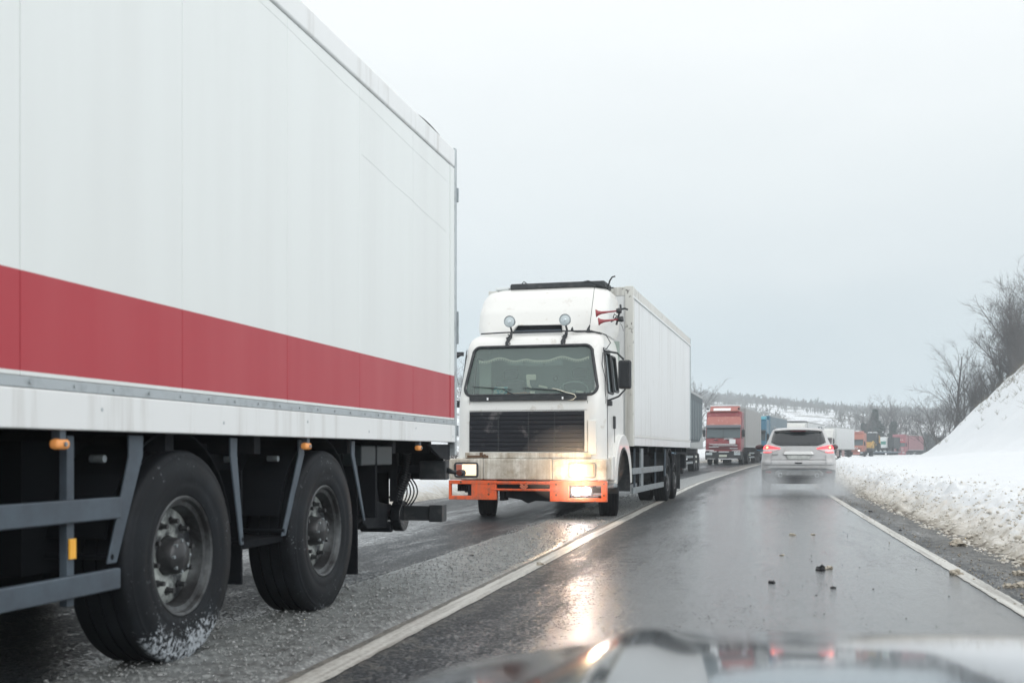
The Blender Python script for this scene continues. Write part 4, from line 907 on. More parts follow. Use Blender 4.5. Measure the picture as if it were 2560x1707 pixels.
for sgn in (1, -1):
    for yy in (7.55,):
        wheel(Wt, (sgn * 1.08, yy, .51), .51, .28, .29, sgn, rim_m=M['rim'], nuts=8, dish=.12, detail=2)
        wheel(Wt, (sgn * .74, yy, .51), .51, .28, .29, sgn, nuts=0, detail=1)
    wheel(Wt, (sgn * 1.06, 8.90, .51), .51, .30, .29, sgn, nuts=8, dish=.10, detail=1)
    f = MB(); fender(f, (7.55, .51), .60, .62, sgn * .62, sgn * 1.25, R(20), R(160)); build(f, 'mudguard', M['black'], Wt)
    build(MB().box(min(sgn * .62, sgn * 1.24), max(sgn * .62, sgn * 1.24), 9.55, 9.57, .2, 1.0), 'mud_flap', M['black'], Wt)
build(MB().prism([(7.0, 1.12), (7.08, 1.12), (7.05, .86), (7.02, .55), (6.94, .55)], 'x', 1.20, 1.235), 'mudguard_stay', M['rail_grey'], Wt, bevel=.004)
build(MB().cyl((-1, 7.55, .51), (1, 7.55, .51), .09, 10), 'rear_axle', M['chassis'], Wt)
q = MB(); q.blob((.0, 7.55, .51), (.3, .25, .25), 2, .1, 2); build(q, 'differential', M['chassis'], Wt, smooth=True)
build(MB().box(.55, 1.2, 11.0, 11.3, .65, 1.0), 'spare_box', M['chassis'], Wt, bevel=.03)

# ------------------------------------------------------------------ silver SUV ahead
def lerp_tab(P, z):
    if z <= P[0][0]: return P[0][1]
    for (a, ya), (b_, yb) in zip(P[:-1], P[1:]):
        if z <= b_: return ya + (yb - ya) * (z - a) / (b_ - a)
    return P[-1][1]
YC = 28.4
C = thing('suv_car', 'silver SUV driving ahead with red tail lamps glowing, throwing up spray', 'car', (D(1834, YC), YC, zg(YC)), -R(13.0))
YR = [(.25, .10), (.45, .02), (.66, 0), (.80, -.01), (.86, .03), (1.0, .05), (1.2, .10), (1.3, .15), (1.56, .36), (1.62, .44), (1.66, .60), (1.685, 1.0)]
WR = [(.25, .80), (.34, .90), (.5, .917), (.8, .915), (1.0, .895), (1.1, .872), (1.2, .82), (1.3, .765), (1.45, .705), (1.56, .655), (1.62, .625), (1.66, .56), (1.685, .40)]
YF = [(.25, 4.35), (.5, 4.5), (.8, 4.45), (.95, 4.3), (1.0, 4.0), (1.06, 3.35), (1.2, 3.05), (1.45, 2.6), (1.6, 2.25), (1.685, 1.7)]
RCc = .26
def rs(x, z, off=0.0):
    w = lerp_tab(WR, z); d = abs(x) - (w - RCc); y = lerp_tab(YR, z)
    if d > 0: d = min(d, RCc); y += (RCc - math.sqrt(max(0, RCc * RCc - d * d))) * .8
    return (x, y - off, z)
gr = []
czs = [.25, .30, .36, .45, .55, .62, .66, .70, .76, .80, .83, .86, .92, .96, 1.0, 1.05, 1.1, 1.15, 1.2, 1.25, 1.3, 1.36, 1.42, 1.48, 1.53, 1.56, 1.585, 1.60, 1.62, 1.64, 1.66, 1.675, 1.685]
for z in czs:
    w = lerp_tab(WR, z); yr = lerp_tab(YR, z); yf = lerp_tab(YF, z); row = []
    rc = min(RCc, w * .9)
    for i in range(9): t_ = math.pi / 2 * (1 - i / 8); row.append((-(w - rc) - rc * math.sin(t_), yr + .8 * rc * (1 - math.cos(t_)), z))
    for i in range(1, 12): row.append((-(w - rc) + 2 * (w - rc) * i / 12, yr, z))
    for i in range(9): t_ = math.pi / 2 * i / 8; row.append(((w - rc) + rc * math.sin(t_), yr + .8 * rc * (1 - math.cos(t_)), z))
    y0_ = yr + .8 * rc; y1_ = yf - .35
    for i in range(1, 22): row.append((w, y0_ + (y1_ - y0_) * i / 21, z))
    for i in range(1, 7): t_ = math.pi / 2 * i / 6; row.append((w - .35 * (1 - math.cos(t_)), y1_ + .35 * math.sin(t_), z))
    for i in range(1, 7): t_ = math.pi / 2 * (1 - i / 6); row.append((-(w - .35 * (1 - math.cos(t_))), y1_ + .35 * math.sin(t_), z)) if False else row.append((-w + .35 * (1 - math.cos(t_)), y1_ + .35 * math.sin(t_), z))
    for i in range(1, 21): row.append((-w, y1_ + (y0_ - y1_) * i / 21, z))
    row.append(row[0]); gr.append(row)
def sk3(i, j):
    r4 = [gr[i][j], gr[i + 1][j], gr[i][j + 1], gr[i + 1][j + 1]]; y = sum(p[1] for p in r4) / 4; z = sum(p[2] for p in r4) / 4; x = sum(p[0] for p in r4) / 4
    return abs(x) > .7 and z < .78 and ((y - .92) ** 2 + (z - .34) ** 2 < .40 ** 2 or (y - 3.6) ** 2 + (z - .34) ** 2 < .4 ** 2)
mb = MB(); mb.sheet(gr, skip=sk3); tp = gr[-1][:-1]; k0 = len(mb.v); mb.v += tp; mb.f.append(tuple(range(k0, k0 + len(tp)))); mb.m.append(0)
auto(build(mb, 'body', M['silver'], C, smooth=True), 45)
def rowpatch(rows, nx, off, name, m, parent, extra=6):
    """rows (z, xl, xr), interpolated and laid on the tail surface"""
    zz_ = []
    for (z0, a0, b0), (z1, a1, b1) in zip(rows[:-1], rows[1:]):
        for k in range(extra): f = k / extra; zz_.append((z0 + (z1 - z0) * f, a0 + (a1 - a0) * f, b0 + (b1 - b0) * f))
    zz_.append(rows[-1]); g_ = [[rs(xl + (xr - xl) * j / nx, z, off) for j in range(nx + 1)] for z, xl, xr in zz_]
    q = MB(); q.sheet(g_)
    o = build(q, name, m, parent, smooth=True); s_ = o.modifiers.new('solid', 'SOLIDIFY'); s_.thickness = .006; s_.offset = 0; return o
rowpatch([(1.212, -.44, .44), (1.235, -.54, .54), (1.30, -.67, .67), (1.42, -.645, .645), (1.545, -.605, .605), (1.56, -.58, .58)], 20, .010, 'rear_window', M['car_glass'], C)
rowpatch([(1.222, -.02, .20), (1.25, .0, .30)], 8, .022, 'rear_wiper', M['black'], C)
q = MB()
g_ = [[(x, y, z) for x in [(-.60 + 1.2 * j / 12) for j in range(13)]] for y, z in ((.62, 1.672), (.40, 1.655), (.27, 1.63), (.26, 1.612), (.40, 1.60))]
q.sheet([[(x * (1 if i > 0 else 1), y + .10 * abs(x / .6) ** 2, z - .035 * abs(x / .6) ** 3) for x, y, z in r] for i, r in enumerate(g_)]); sp_ = build(q, 'roof_spoiler', M['silver'], C, smooth=True); q = sp_.modifiers.new('s', 'SOLIDIFY'); q.thickness = .02
build(MB().box(-.19, .19, .255, .40, 1.574, 1.592), 'high_brake_lamp', mat('dark_red_lens', (.12, .02, .03), .3), C, bevel=.006)
for s_ in (-1, 1):
    lp = [(1.045, .70, .86), (1.08, .57, .865), (1.13, .47, .87), (1.15, .44, .868), (1.19, .60, .845), (1.205, .72, .83)]
    up = [(1.125, .47, .868), (1.15, .44, .866), (1.19, .60, .845), (1.222, .74, .825)]; lo = [(1.048, .70, .862), (1.08, .57, .866), (1.125, .47, .868)]
    f = lambda R_: [(z, *sorted((s_ * a, s_ * b_))) for z, a, b_ in R_]
    tl = rowpatch(f(up), 14, .012, 'tail_light', M['tail_on'], C); rowpatch(f(lo), 14, .012, 'lower_lens', M['tail_clear'], tl)
    rowpatch(f([(1.040, .71, .86), (1.055, .64, .862)]), 10, .018, 'lens_edge', M['tail_on'], tl, 2)
    p = rs(s_ * .765, 1.172, .03); bm_ = MB(); bm_.blob(p, (.026, .012, .026), 1, 0, 1); build(bm_, 'lit_bulb', M['tail_dot'], tl, smooth=True)
    # door mirrors
    q = MB(); q.blob((s_ * .98, 2.55, 1.19), (.115, .06, .072), 3, .08, 2); build(q, 'door_mirror', mat('dark_mirror_back', (.10, .055, .06), .3), C, smooth=True)
    build(MB().box(min(s_ * .80, s_ * .9), max(s_ * .80, s_ * .9), 2.5, 2.56, 1.14, 1.17), 'mirror_stem', M['black'], C)
    # side glass and roof bars
    sg = MB(); sg.sheet([[(s_ * (lerp_tab(WR, z) + .004), y0_ + (y1_ - y0_) * j / 8, z) for j in range(9)] for z, y0_, y1_ in ((1.19, .75, 2.9), (1.3, .72, 2.75), (1.45, .80, 2.5), (1.56, .95, 2.3))]); build(sg, 'side_window', M['car_glass'], C, smooth=True)
    build(MB().tube([(s_ * .60, .75, 1.66), (s_ * .59, .85, 1.70), (s_ * .56, 2.0, 1.715), (s_ * .57, 2.3, 1.69)], .016, 6), 'roof_bar', M['galv'], C, smooth=True)
    wheel(C, (s_ * .79, .92, .34), .34, .235, .22, s_, nuts=0, detail=1); wheel(C, (s_ * .79, 3.6, .34), .34, .235, .22, s_, nuts=0, detail=1)
    ex = build(MB().lathe([(-.02, .048), (.06, .05), (.06, .04), (-.02, .036)], (s_ * .445, .03, .475), 'y', 16, sgn=-1), 'exhaust_tip', M['chrome'], C, smooth=True)
    rowpatch(f([(.53, .66, .80), (.57, .66, .80)]), 4, .012, 'bumper_reflector', mat('deep_red_reflector%d' % s_, (.25, .03, .04), .3), C, 2)
rowpatch([(.27, -.76, .76), (.40, -.88, .88), (.60, -.90, .90), (.655, -.66, .66)], 24, .012, 'lower_bumper', M['silver_low'], C)
rowpatch([(.47, -.60, .60), (.53, -.60, .60), (.585, -.53, .53)], 16, .030, 'skid_plate', M['skid'], C)
rowpatch([(.590, -.52, .52), (.603, -.50, .50)], 16, .034, 'skid_trim', M['galv'], C, 2)
rowpatch([(.26, -.50, .50), (.44, -.56, .56)], 12, .020, 'under_tray', M['black'], C)
rowpatch([(.868, -.27, .27), (.99, -.33, .33)], 10, .012, 'number_plate', M['plate'], C)
rowpatch([(.993, -.37, .37), (1.02, -.37, .37), (1.07, -.33, .33)], 12, .024, 'boot_trim', mat('boot_trim_paint', (.80, .81, .80), .25, coat=.4), C)
rowpatch([(.985, -.38, .38), (.994, -.38, .38)], 12, .026, 'trim_shadow_gap', M['black'], C, 2)
rowpatch([(.862, -.66, .66), (.868, -.66, .66)], 20, .010, 'boot_gap', M['black'], C, 1); rowpatch([(.728, -.86, .86), (.738, -.86, .86)], 24, .012, 'bumper_gap', M['silver_low'], C, 1)
rowpatch([(.765, -.07, .07), (.795, -.10, .10)], 8, .014, 'boot_handle', M['black'], C, 2)
for s_ in (-1, 1): rowpatch([(z, s_ * .665 - .004, s_ * .665 + .004) for z in (.75, 1.0)], 1, .010, 'boot_side_gap', M['skid'], C, 4)
kx = rs(-.575, .99, .016); text_mesh('model_badge', 'KUGA', .055, M['black'], C, kx, (R(90), 0, 0))

# ------------------------------------------------------------------ generic cab-over lorries of the queue
def lorry(name, label, cat, X, Y, ang, cabp, visor, body, W_=2.5, cab_h=3.55, box=(2.5, 14.0, 1.2, 4.05), face=None, group=None, z=None, semi=True, snow=False, lamps=None, plate=True, roofp=None, slat_m=None, chrome=None):
    t = thing(name, label, cat, (X, Y, zg(Y) if z is None else z), -ang, group)
    h = W_ / 2; H = cab_h
    build(MB().prism([(.02, .85), (.02, 1.72), (.06, 1.78), (.26, 2.62), (.34, 2.78), (.62, H - .12), (.80, H), (2.1, H), (2.1, .85)], 'x', -h + .02, h - .02), 'cab', [cabp], t, bevel=.10)
    if roofp is not None:
        build(MB().prism([(.24, 2.70), (.64, H - .14), (.78, H - .04), (1.2, H - .02), (1.2, 2.70)], 'x', -h + .06, h - .06), 'cab_roof', roofp, t, bevel=.08)
    wsn = build(MB().prism([(.045, 1.86), (.225, 2.60), (.26, 2.60), (.085, 1.86)], 'x', -h + .08, h - .08), 'windscreen', M['gloss_black'] if face is None else face, t, bevel=.02)
    build(MB().tube([(0.02, .02, 1.9), (.0, .20, 2.6)], .012, 4), 'windscreen_pillar', M['black'], wsn)
    q = MB()
    for a in (-.55, .35): q.tube([(a, .03, 1.88), (a - .45, .06, 1.98)], .018, 4)
    build(q, 'wiper', M['black'], wsn)
    build(MB().prism([(.06, 2.60), (.0, 2.58), (.02, 2.76), (.24, 2.80)], 'x', -h + .04, h - .04), 'sun_visor', visor, t, bevel=.015)
    gp_ = build(MB().box(-h + .28, h - .28, -.0, .03, 1.08, 1.48), 'grille', M['black'], t)
    for k in range(4):
        build(MB().box(-h + .20, h - .20, -.03, .0, 1.12 + .11 * k, 1.17 + .11 * k), 'grille_slat', slat_m or cabp, gp_, bevel=.01)
    bp_ = build(MB().box(-h, h, -.06, .5, .36, .96), 'bumper', M['black'] if chrome is None else chrome, t, bevel=.05)
    for s_ in (-1, 1):
        hl_ = build(MB().box(min(s_ * (h - .5), s_ * (h - .06)), max(s_ * (h - .5), s_ * (h - .06)), -.09, -.05, .68, .84), 'headlight', lamps or M['lens_clear'], t, bevel=.02)
        build(MB().box(min(s_ * (h + .02), s_ * (h + .22)), max(s_ * (h + .02), s_ * (h + .22)), .22, .32, 1.95, 2.45), 'mirror', M['black'], t, bevel=.03)
        build(MB().tube([(s_ * (h - .04), .3, 2.6), (s_ * (h + .1), .25, 2.55), (s_ * (h + .12), .25, 1.9), (s_ * (h - .04), .3, 1.82)], .02, 5), 'mirror_arm', M['black'], t)
        build(MB().add([(s_ * (h + .0), .32, 1.85), (s_ * (h + .0), 1.2, 1.85), (s_ * (h + .0), 1.15, 2.5), (s_ * (h + .0), .48, 2.5)], [(0, 1, 2, 3)]), 'side_window', M['car_glass'], t)
        f = MB(); fender(f, (1.40, .5), .60, .68, s_ * (h + .02), s_ * (h - .4), R(8), R(172), 10); build(f, 'wheel_arch', M['black'], t)
        wheel(t, (s_ * (h - .16), 1.40, .5), .5, .3, .29, s_, nuts=0, detail=1)
        wheel(t, (s_ * (h - .16), 4.9, .5), .5, .3, .29, s_, nuts=0, detail=1)
        L_ = box[1]
        for k in range(3 if semi else 1): wheel(t, (s_ * (h - .16), L_ - (5.0 if semi else 2.2) + 1.32 * k, .5), .5, .36, .29, s_, nuts=0, detail=1)
        build(MB().box(min(s_ * (h - .05), s_ * (h - .02)), max(s_ * (h - .05), s_ * (h - .02)), 6.0, L_ - 5.6 if semi else 7.0, .75, .87), 'side_guard', M['galv'], t); build(MB().box(min(s_ * (h - .05), s_ * (h - .02)), max(s_ * (h - .05), s_ * (h - .02)), 6.0, L_ - 5.6 if semi else 7.0, .45, .57), 'side_guard', M['galv'], t)
    if plate: build(MB().box(-.28, .26, -.085, -.06, .56, .70), 'number_plate', mat('cream_plate', (.60, .64, .55), .5), t)
    q = MB(); q.box(-.5, -.38, 1.0, box[1] - .2, .7, 1.0); q.box(.38, .5, 1.0, box[1] - .2, .7, 1.0); q.box(-h + .3, h - .3, 2.2, box[1] - .3, .98, box[2] - .01); q.box(-h + .35, h - .35, 2.3, 4.0, .4, .9); build(q, 'chassis', M['chassis'], t)
    if body:
        y0, y1, z0, z1 = box
        cb_ = build(MB().box(-1.275, 1.275, y0, y1, z0, z1), 'cargo_body', body, t, bevel=.03)
        build(MB().box(-1.28, 1.285, y0 - .01, y1 + .01, z1 - .12, z1 + .005), 'top_rail', M['grey_panel'], t, bevel=.01)
        build(MB().box(-1.28, 1.285, y0 - .01, y1 + .01, z0 - .02, z0 + .10), 'bottom_rail', M['grey_panel'], t, bevel=.01)
        if semi:
            for s_ in (-1, 1): build(MB().box(min(s_ * .8, s_ * .9), max(s_ * .8, s_ * .9), y0 + 3.2, y0 + 3.35, .2, 1.2), 'landing_leg', M['chassis'], t)
        build(MB().box(-1.1, 1.1, y1 - .25, y1 - .15, .45, .6), 'underrun_bar', M['chassis'], t)
    return t
def head(Y): return math.atan(slope(Y))

# red lorry facing us
YR_ = 79
rt = lorry('articulated_lorry', 'red cab-over lorry with a grey tarpaulin trailer and snow on its grille', 'lorry', D(1661, YR_), YR_, R(17.2), M['red_paint'], mat('grey_visor', (.16, .17, .19), .4), M['curtain_grey'], cab_h=3.75, roofp=M['pink_red'], box=(2.9, 15.8, 1.25, 4.12), face=mat('grey_green_screen', (.09, .12, .13), .12), slat_m=M['red_paint'])
q = MB(); q.prism([(.62, 3.70), (.55, 3.78), (.95, 4.12), (1.5, 4.12), (1.5, 3.70)], 'x', -1.0, 1.02); rd = build(q, 'roof_deflector', M['pink_red'], rt, bevel=.04)
build(MB().prism([(.56, 3.80), (.59, 3.79), (.78, 3.96), (.75, 3.98)], 'x', -.75, .45), 'deflector_snow', M['snow_part'], rt, bevel=.01)
build(MB().box(-1.02, 1.04, .9, 1.6, 4.12, 4.20), 'roof_snow', M['snow_part'], rt, bevel=.03)
for x in (-1.12, 1.02): build(MB().cyl((x, .45, 3.92), (x, .60, 3.92), .07, 8), 'roof_horn', M['black'], rt)
q = MB()
for k, (a, c) in enumerate(((-.95, .85), (-.72, .98), (-.98, -.30), (.45, 1.02))): z_ = 1.43 - .10 * k; q.box(a, c, -.075, -.01, z_, z_ + .035)
q.box(-1.2, -.65, -.09, .0, .985, 1.03); q.box(.6, 1.2, -.09, .0, .975, 1.01); q.box(.42, .85, -.03, .01, 1.45, 1.78); q.box(.05, .7, -.04, .05, 1.80, 1.84)
q.box(-.95, -.45, -.10, -.02, .90, .95); q.box(-.30, .40, -.10, -.02, .88, .93); q.box(.75, 1.18, -.1, -.02, .88, .93); q.box(-.35, 1.0, -.10, -.02, .39, .44); q.box(-1.1, -.55, -.10, -.02, .41, .44)
build(q, 'grille_snow', M['snow_part'], rt, bevel=.012)
for x in (-.15, .14): build(MB().box(x - .06, x + .06, .10, .14, 1.95, 2.01), 'dashboard_card', M['snow_part'], rt)
for s_ in (-.5, .42): build(MB().box(s_ - .13, s_ + .13, -.02, .03, 1.70, 1.76), 'bonnet_vent', M['black'], rt)

# dark tarpaulin semi behind the white lorry: only the trailer's near side shows past it
Yd = 50.0; hd = R(14.2)
dx_ = 11.07 - 15.9 * math.sin(hd) - 1.275 * math.cos(hd); dy_ = 65.8 - 15.9 * math.cos(hd) + 1.275 * math.sin(hd)
dk = lorry('articulated_lorry', 'lorry with a dark slate tarpaulin trailer, half hidden behind the white box lorry', 'lorry', dx_, dy_, hd, M['blue_paint'], M['black'], M['curtain_dark'], cab_h=3.3, box=(2.6, 15.9, 1.25, 4.25), z=0)
q = MB()
for k in range(12):
    y = 3.2 + k * 1.05; q.prism([(y, 1.75), (y + .42, 1.65), (y + .55, 3.75), (y + .10, 3.80)], 'x', 1.276, 1.30)
build(q, 'tarpaulin_folds', mat('pale_tarpaulin_strap', (.17, .21, .23), .5), dk)
build(MB().prism([(2.65, 1.27), (15.85, 1.27), (15.85, 2.1), (13.6, 1.62), (9, 1.55), (2.65, 1.55)], 'x', 1.278, 1.31), 'side_skirt', M['grey_panel'], dk)
build(MB().box(1.0, 1.27, 11.5, 12.3, .75, .87), 'guard_plate', mat('pale_plate', (.6, .62, .58), .5), dk); build(MB().box(1.0, 1.27, 11.5, 12.3, .48, .60), 'guard_plate', mat('pale_plate_b', (.6, .62, .58), .5), dk)

# blue lorry, white lorry, white lorry on the bend
Yb = 100; tb_ = lorry('articulated_lorry', 'blue cab lorry with a slate grey tarpaulin trailer, directly behind the red one', 'lorry', D(1727, Yb), Yb, R(20.6), M['blue_paint'], M['black'], M['curtain_blue'], cab_h=3.75, box=(2.7, 14.5, 1.2, 4.15), face=mat('dark_screen', (.05, .07, .08), .15))
build(MB().prism([(.6, 3.7), (.9, 4.0), (1.5, 4.05), (1.5, 3.7)], 'x', -1.05, 1.1), 'roof_deflector', mat('teal_deflector', (.07, .33, .42), .35), tb_, bevel=.08)
build(MB().box(.85, 1.26, 2.0, 2.6, 1.2, 4.1), 'cab_side_fairing', M['blue_paint'], tb_, bevel=.05)
Yw = 118; tw_ = lorry('articulated_lorry', 'white lorry with black roof strip, mostly hidden behind the silver SUV', 'lorry', D(1819, Yw), Yw, R(22.5), M['white_cab'], M['white_cab'], M['white_box'], cab_h=3.85, box=(2.7, 16.0, 1.2, 4.05))
build(MB().box(-1.25, 1.25, .9, 2.4, 3.98, 4.10), 'roof_strip', M['black'], tw_, bevel=.03)
build(MB().box(-1.2, 1.2, 1.0, 2.3, 3.85, 3.97), 'roof_platform', M['white_box'], tw_)
Yv = 140; tv_ = lorry('articulated_lorry', 'white lorry with a pale box trailer right of the SUV on the bend', 'lorry', D(1888, Yv), Yv, R(27.0), M['white_cab'], M['white_cab'], M['white_box'], cab_h=3.7, box=(2.5, 14.6, 1.15, 4.0), face=mat('maroon_screen', (.10, .07, .075), .2))
build(MB().box(1.22, 1.28, 6.0, 7.6, .3, 1.1), 'side_locker', mat('dusty_pink_locker', (.48, .30, .29), .5), tv_)
build(MB().box(1.22, 1.28, 2.6, 4.0, .3, 1.1), 'side_locker', mat('pale_pink_locker', (.42, .33, .33), .5), tv_)
Yo = 173; to_ = lorry('lorry', 'orange-red lorry with snow on its roof, between the white trailer and the digger', 'lorry', D(1964, Yo), Yo, R(31), M['orange_truck'], M['black'], None, cab_h=3.75, box=(2.5, 8.0, 1.15, 3.9), face=mat('grey_screen', (.08, .11, .12), .15), lamps=M['lens_clear'], plate=False, semi=False)
build(MB().prism([(.5, 3.72), (.85, 4.05), (1.6, 4.05), (1.6, 3.72)], 'x', -1.0, 1.0), 'roof_deflector', M['pink_red'], to_, bevel=.06); q = MB(); q.blob((.15, .9, 4.05), (.3, .4, .12), 3, .3, 2); build(q, 'roof_snow', M['snow_part'], to_, smooth=True)
q = MB()
for x in (-.95, -.7, -.4, -.1, .2): q.prism([(x, 1.28), (x + .12, 1.58), (x + .22, 1.58), (x + .08, 1.28)], 'y', -.045, -.03)
build(q, 'bonnet_marks', M['snow_part'], to_); build(MB().box(.45, .72, -.12, -.08, .98, 1.15), 'lit_lamp', mat('small_lit_lamp', (1, 1, 1), .2, emit=((1, 1, .95), 2.5)), to_, bevel=.03)
build(MB().box(-.3, .75, -.13, -.06, .45, .85), 'bumper_plate', M['pink_red'], to_)
# low loader with a digger and a small white lorry on it
Yl = 186; hl_ = R(33)
ll = thing('low_loader', 'dark low-loader trailer with a row of close-set wheels on the bend', 'trailer', (D(1990, Yl), Yl, zg(Yl)), -hl_)
build(MB().box(-1.3, 1.3, 0, 17, .72, .98), 'deck', mat('slate_deck', (.12, .16, .20), .5), ll, bevel=.02)
build(MB().box(-1.3, 1.3, -1.6, .1, .9, 1.5), 'gooseneck', M['black'], ll, bevel=.05)
for k in range(5):
    for s_ in (-1, 1): wheel(ll, (s_ * 1.15, 9.0 + 1.45 * k, .42), .42, .3, .24, s_, nuts=0, detail=1)
for k in range(2):
    for s_ in (-1, 1): wheel(ll, (s_ * 1.15, .4 + 1.4 * k - 2.0, .5), .5, .3, .28, s_, nuts=0, detail=1)
def on(Y, dx): return (D(dx, Y), Y)
dx0, dy0 = on(187, 1998)
dg = thing('digger', 'yellow backhoe digger with a black cab riding on the low-loader', 'digger', (dx0, dy0, zg(Yl) + .985), -R(33))
cbm = MB()
for x in (-.75, .75):
    for y in (.9, 2.3): cbm.box(x - .06, x + .06, y - .06, y + .06, 1.3, 2.95)
cbm.box(-.85, .85, .8, 2.4, 2.93, 3.05); cbm.box(-.8, .8, .85, 2.35, 1.2, 1.5); build(cbm, 'cab_frame', M['black'], dg, bevel=.02)
build(MB().box(-.72, .72, .9, 2.3, 1.5, 2.93), 'cab_glass', M['car_glass'], dg)
for x in (-.42, .42): build(MB().prism([(x - .28, 3.05), (x + .28, 3.05), (x + .12, 3.18), (x - .10, 3.20)], 'y', 1.0, 2.2), 'roof_snow', M['snow_part'], dg)
build(MB().box(-.5, .5, -1.0, .85, .9, 1.5), 'bonnet', M['yellow'], dg, bevel=.06)
build(MB().box(-1.0, 1.0, -1.9, -1.0, .25, .95), 'loader_bucket', M['yellow'], dg, bevel=.05); build(MB().box(-.95, -.1, -1.95, -1.88, .3, .95), 'bucket_panel', M['deep_blue'], dg)
build(MB().tube([(.55, .8, 1.3), (.6, -.4, 1.6), (.6, -1.3, .8)], .12, 6), 'loader_arm', M['yellow'], dg); build(MB().tube([(-.55, .8, 1.3), (-.6, -.4, 1.6), (-.6, -1.3, .8)], .12, 6), 'loader_arm', M['yellow'], dg)
build(MB().tube([(.2, 2.8, 1.0), (.25, 4.0, 2.7), (.3, 4.3, 2.5), (.3, 5.0, .7)], [.2, .17, .17, .12], 6), 'digger_boom', M['yellow'], dg); build(MB().tube([(.4, 2.9, .8), (.4, 3.3, 2.2), (.5, 3.6, .5)], .13, 6), 'digger_stay', M['yellow'], dg)
for s_ in (-1, 1): wheel(dg, (s_ * .9, 1.9, .7), .7, .4, .35, s_, nuts=0, detail=1); wheel(dg, (s_ * .85, -.4, .45), .45, .3, .25, s_, nuts=0, detail=1)
dx1, dy1 = on(198, 2036)
ld = thing('loaded_lorry', 'small white lorry with a black load panel, carried behind the digger', 'lorry', (dx1, dy1, zg(198) + .985), -R(34))
build(MB().box(-1.1, .0, 0, 1.6, .6, 2.5), 'cab', M['white_box'], ld, bevel=.08); build(MB().box(-1.0, -.1, -.02, 0, 1.2, 1.75), 'windscreen', M['green_paint'], ld); build(MB().box(-1.1, 1.1, 1.7, 5.0, .5, .7), 'bed', M['black'], ld)
build(MB().box(.05, 1.15, 0.6, 4.5, .7, 2.45), 'load_panel', M['black'], ld, bevel=.03)
for s_ in (-1, 1): wheel(ld, (s_ * .9, .8, .42), .42, .28, .22, s_, nuts=0, detail=1); wheel(ld, (s_ * .9, 3.8, .42), .42, .28, .22, s_, nuts=0, detail=1)
Yf_ = 208; tf_ = lorry('articulated_lorry', 'faded crimson lorry at the far end of the queue, blurred by spray', 'lorry', D(2063, Yf_), Yf_, R(33), M['red_far'], mat('crimson_visor', (.5, .04, .06), .4), mat('crimson_tarpaulin', (.30, .12, .14), .5), cab_h=3.85, box=(2.6, 14, 1.2, 4.05), face=mat('dark_teal_screen', (.06, .10, .10), .2), chrome=M['red_far'], plate=False)
build(MB().prism([(.5, 3.75), (.8, 4.1), (1.6, 4.12), (1.6, 3.75)], 'x', -1.2, 1.2), 'roof_deflector', M['red_far'], tf_, bevel=.05)
q = MB()
for k in range(3):
    for x in (-.95, .55): q.box(x, x + .4, -.04, -.02, 1.1 + .2 * k, 1.2 + .2 * k)
for k in range(6): q.box(-.9 + .3 * k, -.75 + .3 * k, .30, .34, 2.95, 3.2)
build(q, 'cab_marks', mat('pale_marks', (.62, .42, .42), .5), tf_)

# ------------------------------------------------------------------ the car this picture is taken from: its bonnet
CB = thing('car', 'glossy dark bonnet of the camera car, out of focus along the bottom edge', 'car', (.36, .0, 0), -R(12.6))
g_ = []
def hood(x, y):
    r = max(0, abs(x) - .30) / .55; c = .876 - .062 * (r ** 2) - .03 * max(0, -x - .35)
    f = max(0, y - .55) / 1.1
    z = c - .062 * f ** 1.6 - .02 * f
    e_ = max(0, (y - 1.50 + .12 * abs(x) ** 2 / .6) / .22); z -= .10 * e_ ** 2
    s_ = max(0, (abs(x) - .74) / .12); z -= .07 * s_ ** 2
    z += .012 * math.exp(-((abs(x) - .52) / .05) ** 2)
    return z
for i in range(61):
    y = .30 + 1.52 * i / 60; g_.append([(x, y, hood(x, y)) for x in [-.88 + 1.76 * j / 88 for j in range(89)]])
mh_ = mat('dark_metallic_paint', (.035, .042, .050), .10, coat=.5, metal=.0, spec=.6); bsdf(mh_).inputs['Coat Roughness'].default_value = .03; bsdf(mh_).inputs['Metallic'].default_value = .75; bsdf(mh_).inputs['Base Color'].default_value = (.09, .118, .145, 1)
build(MB().sheet(g_), 'bonnet', mh_, CB, smooth=True)
q = MB(); q.box(-.86, .86, .32, 1.50, .45, .66); q.box(-.8, .8, 1.35, 1.62, .25, .62); build(q, 'front_end', M['black'], CB, bevel=.06)
for s_ in (-1, 1): wheel(CB, (s_ * .76, .75, .33), .33, .22, .22, s_, nuts=0, detail=1)

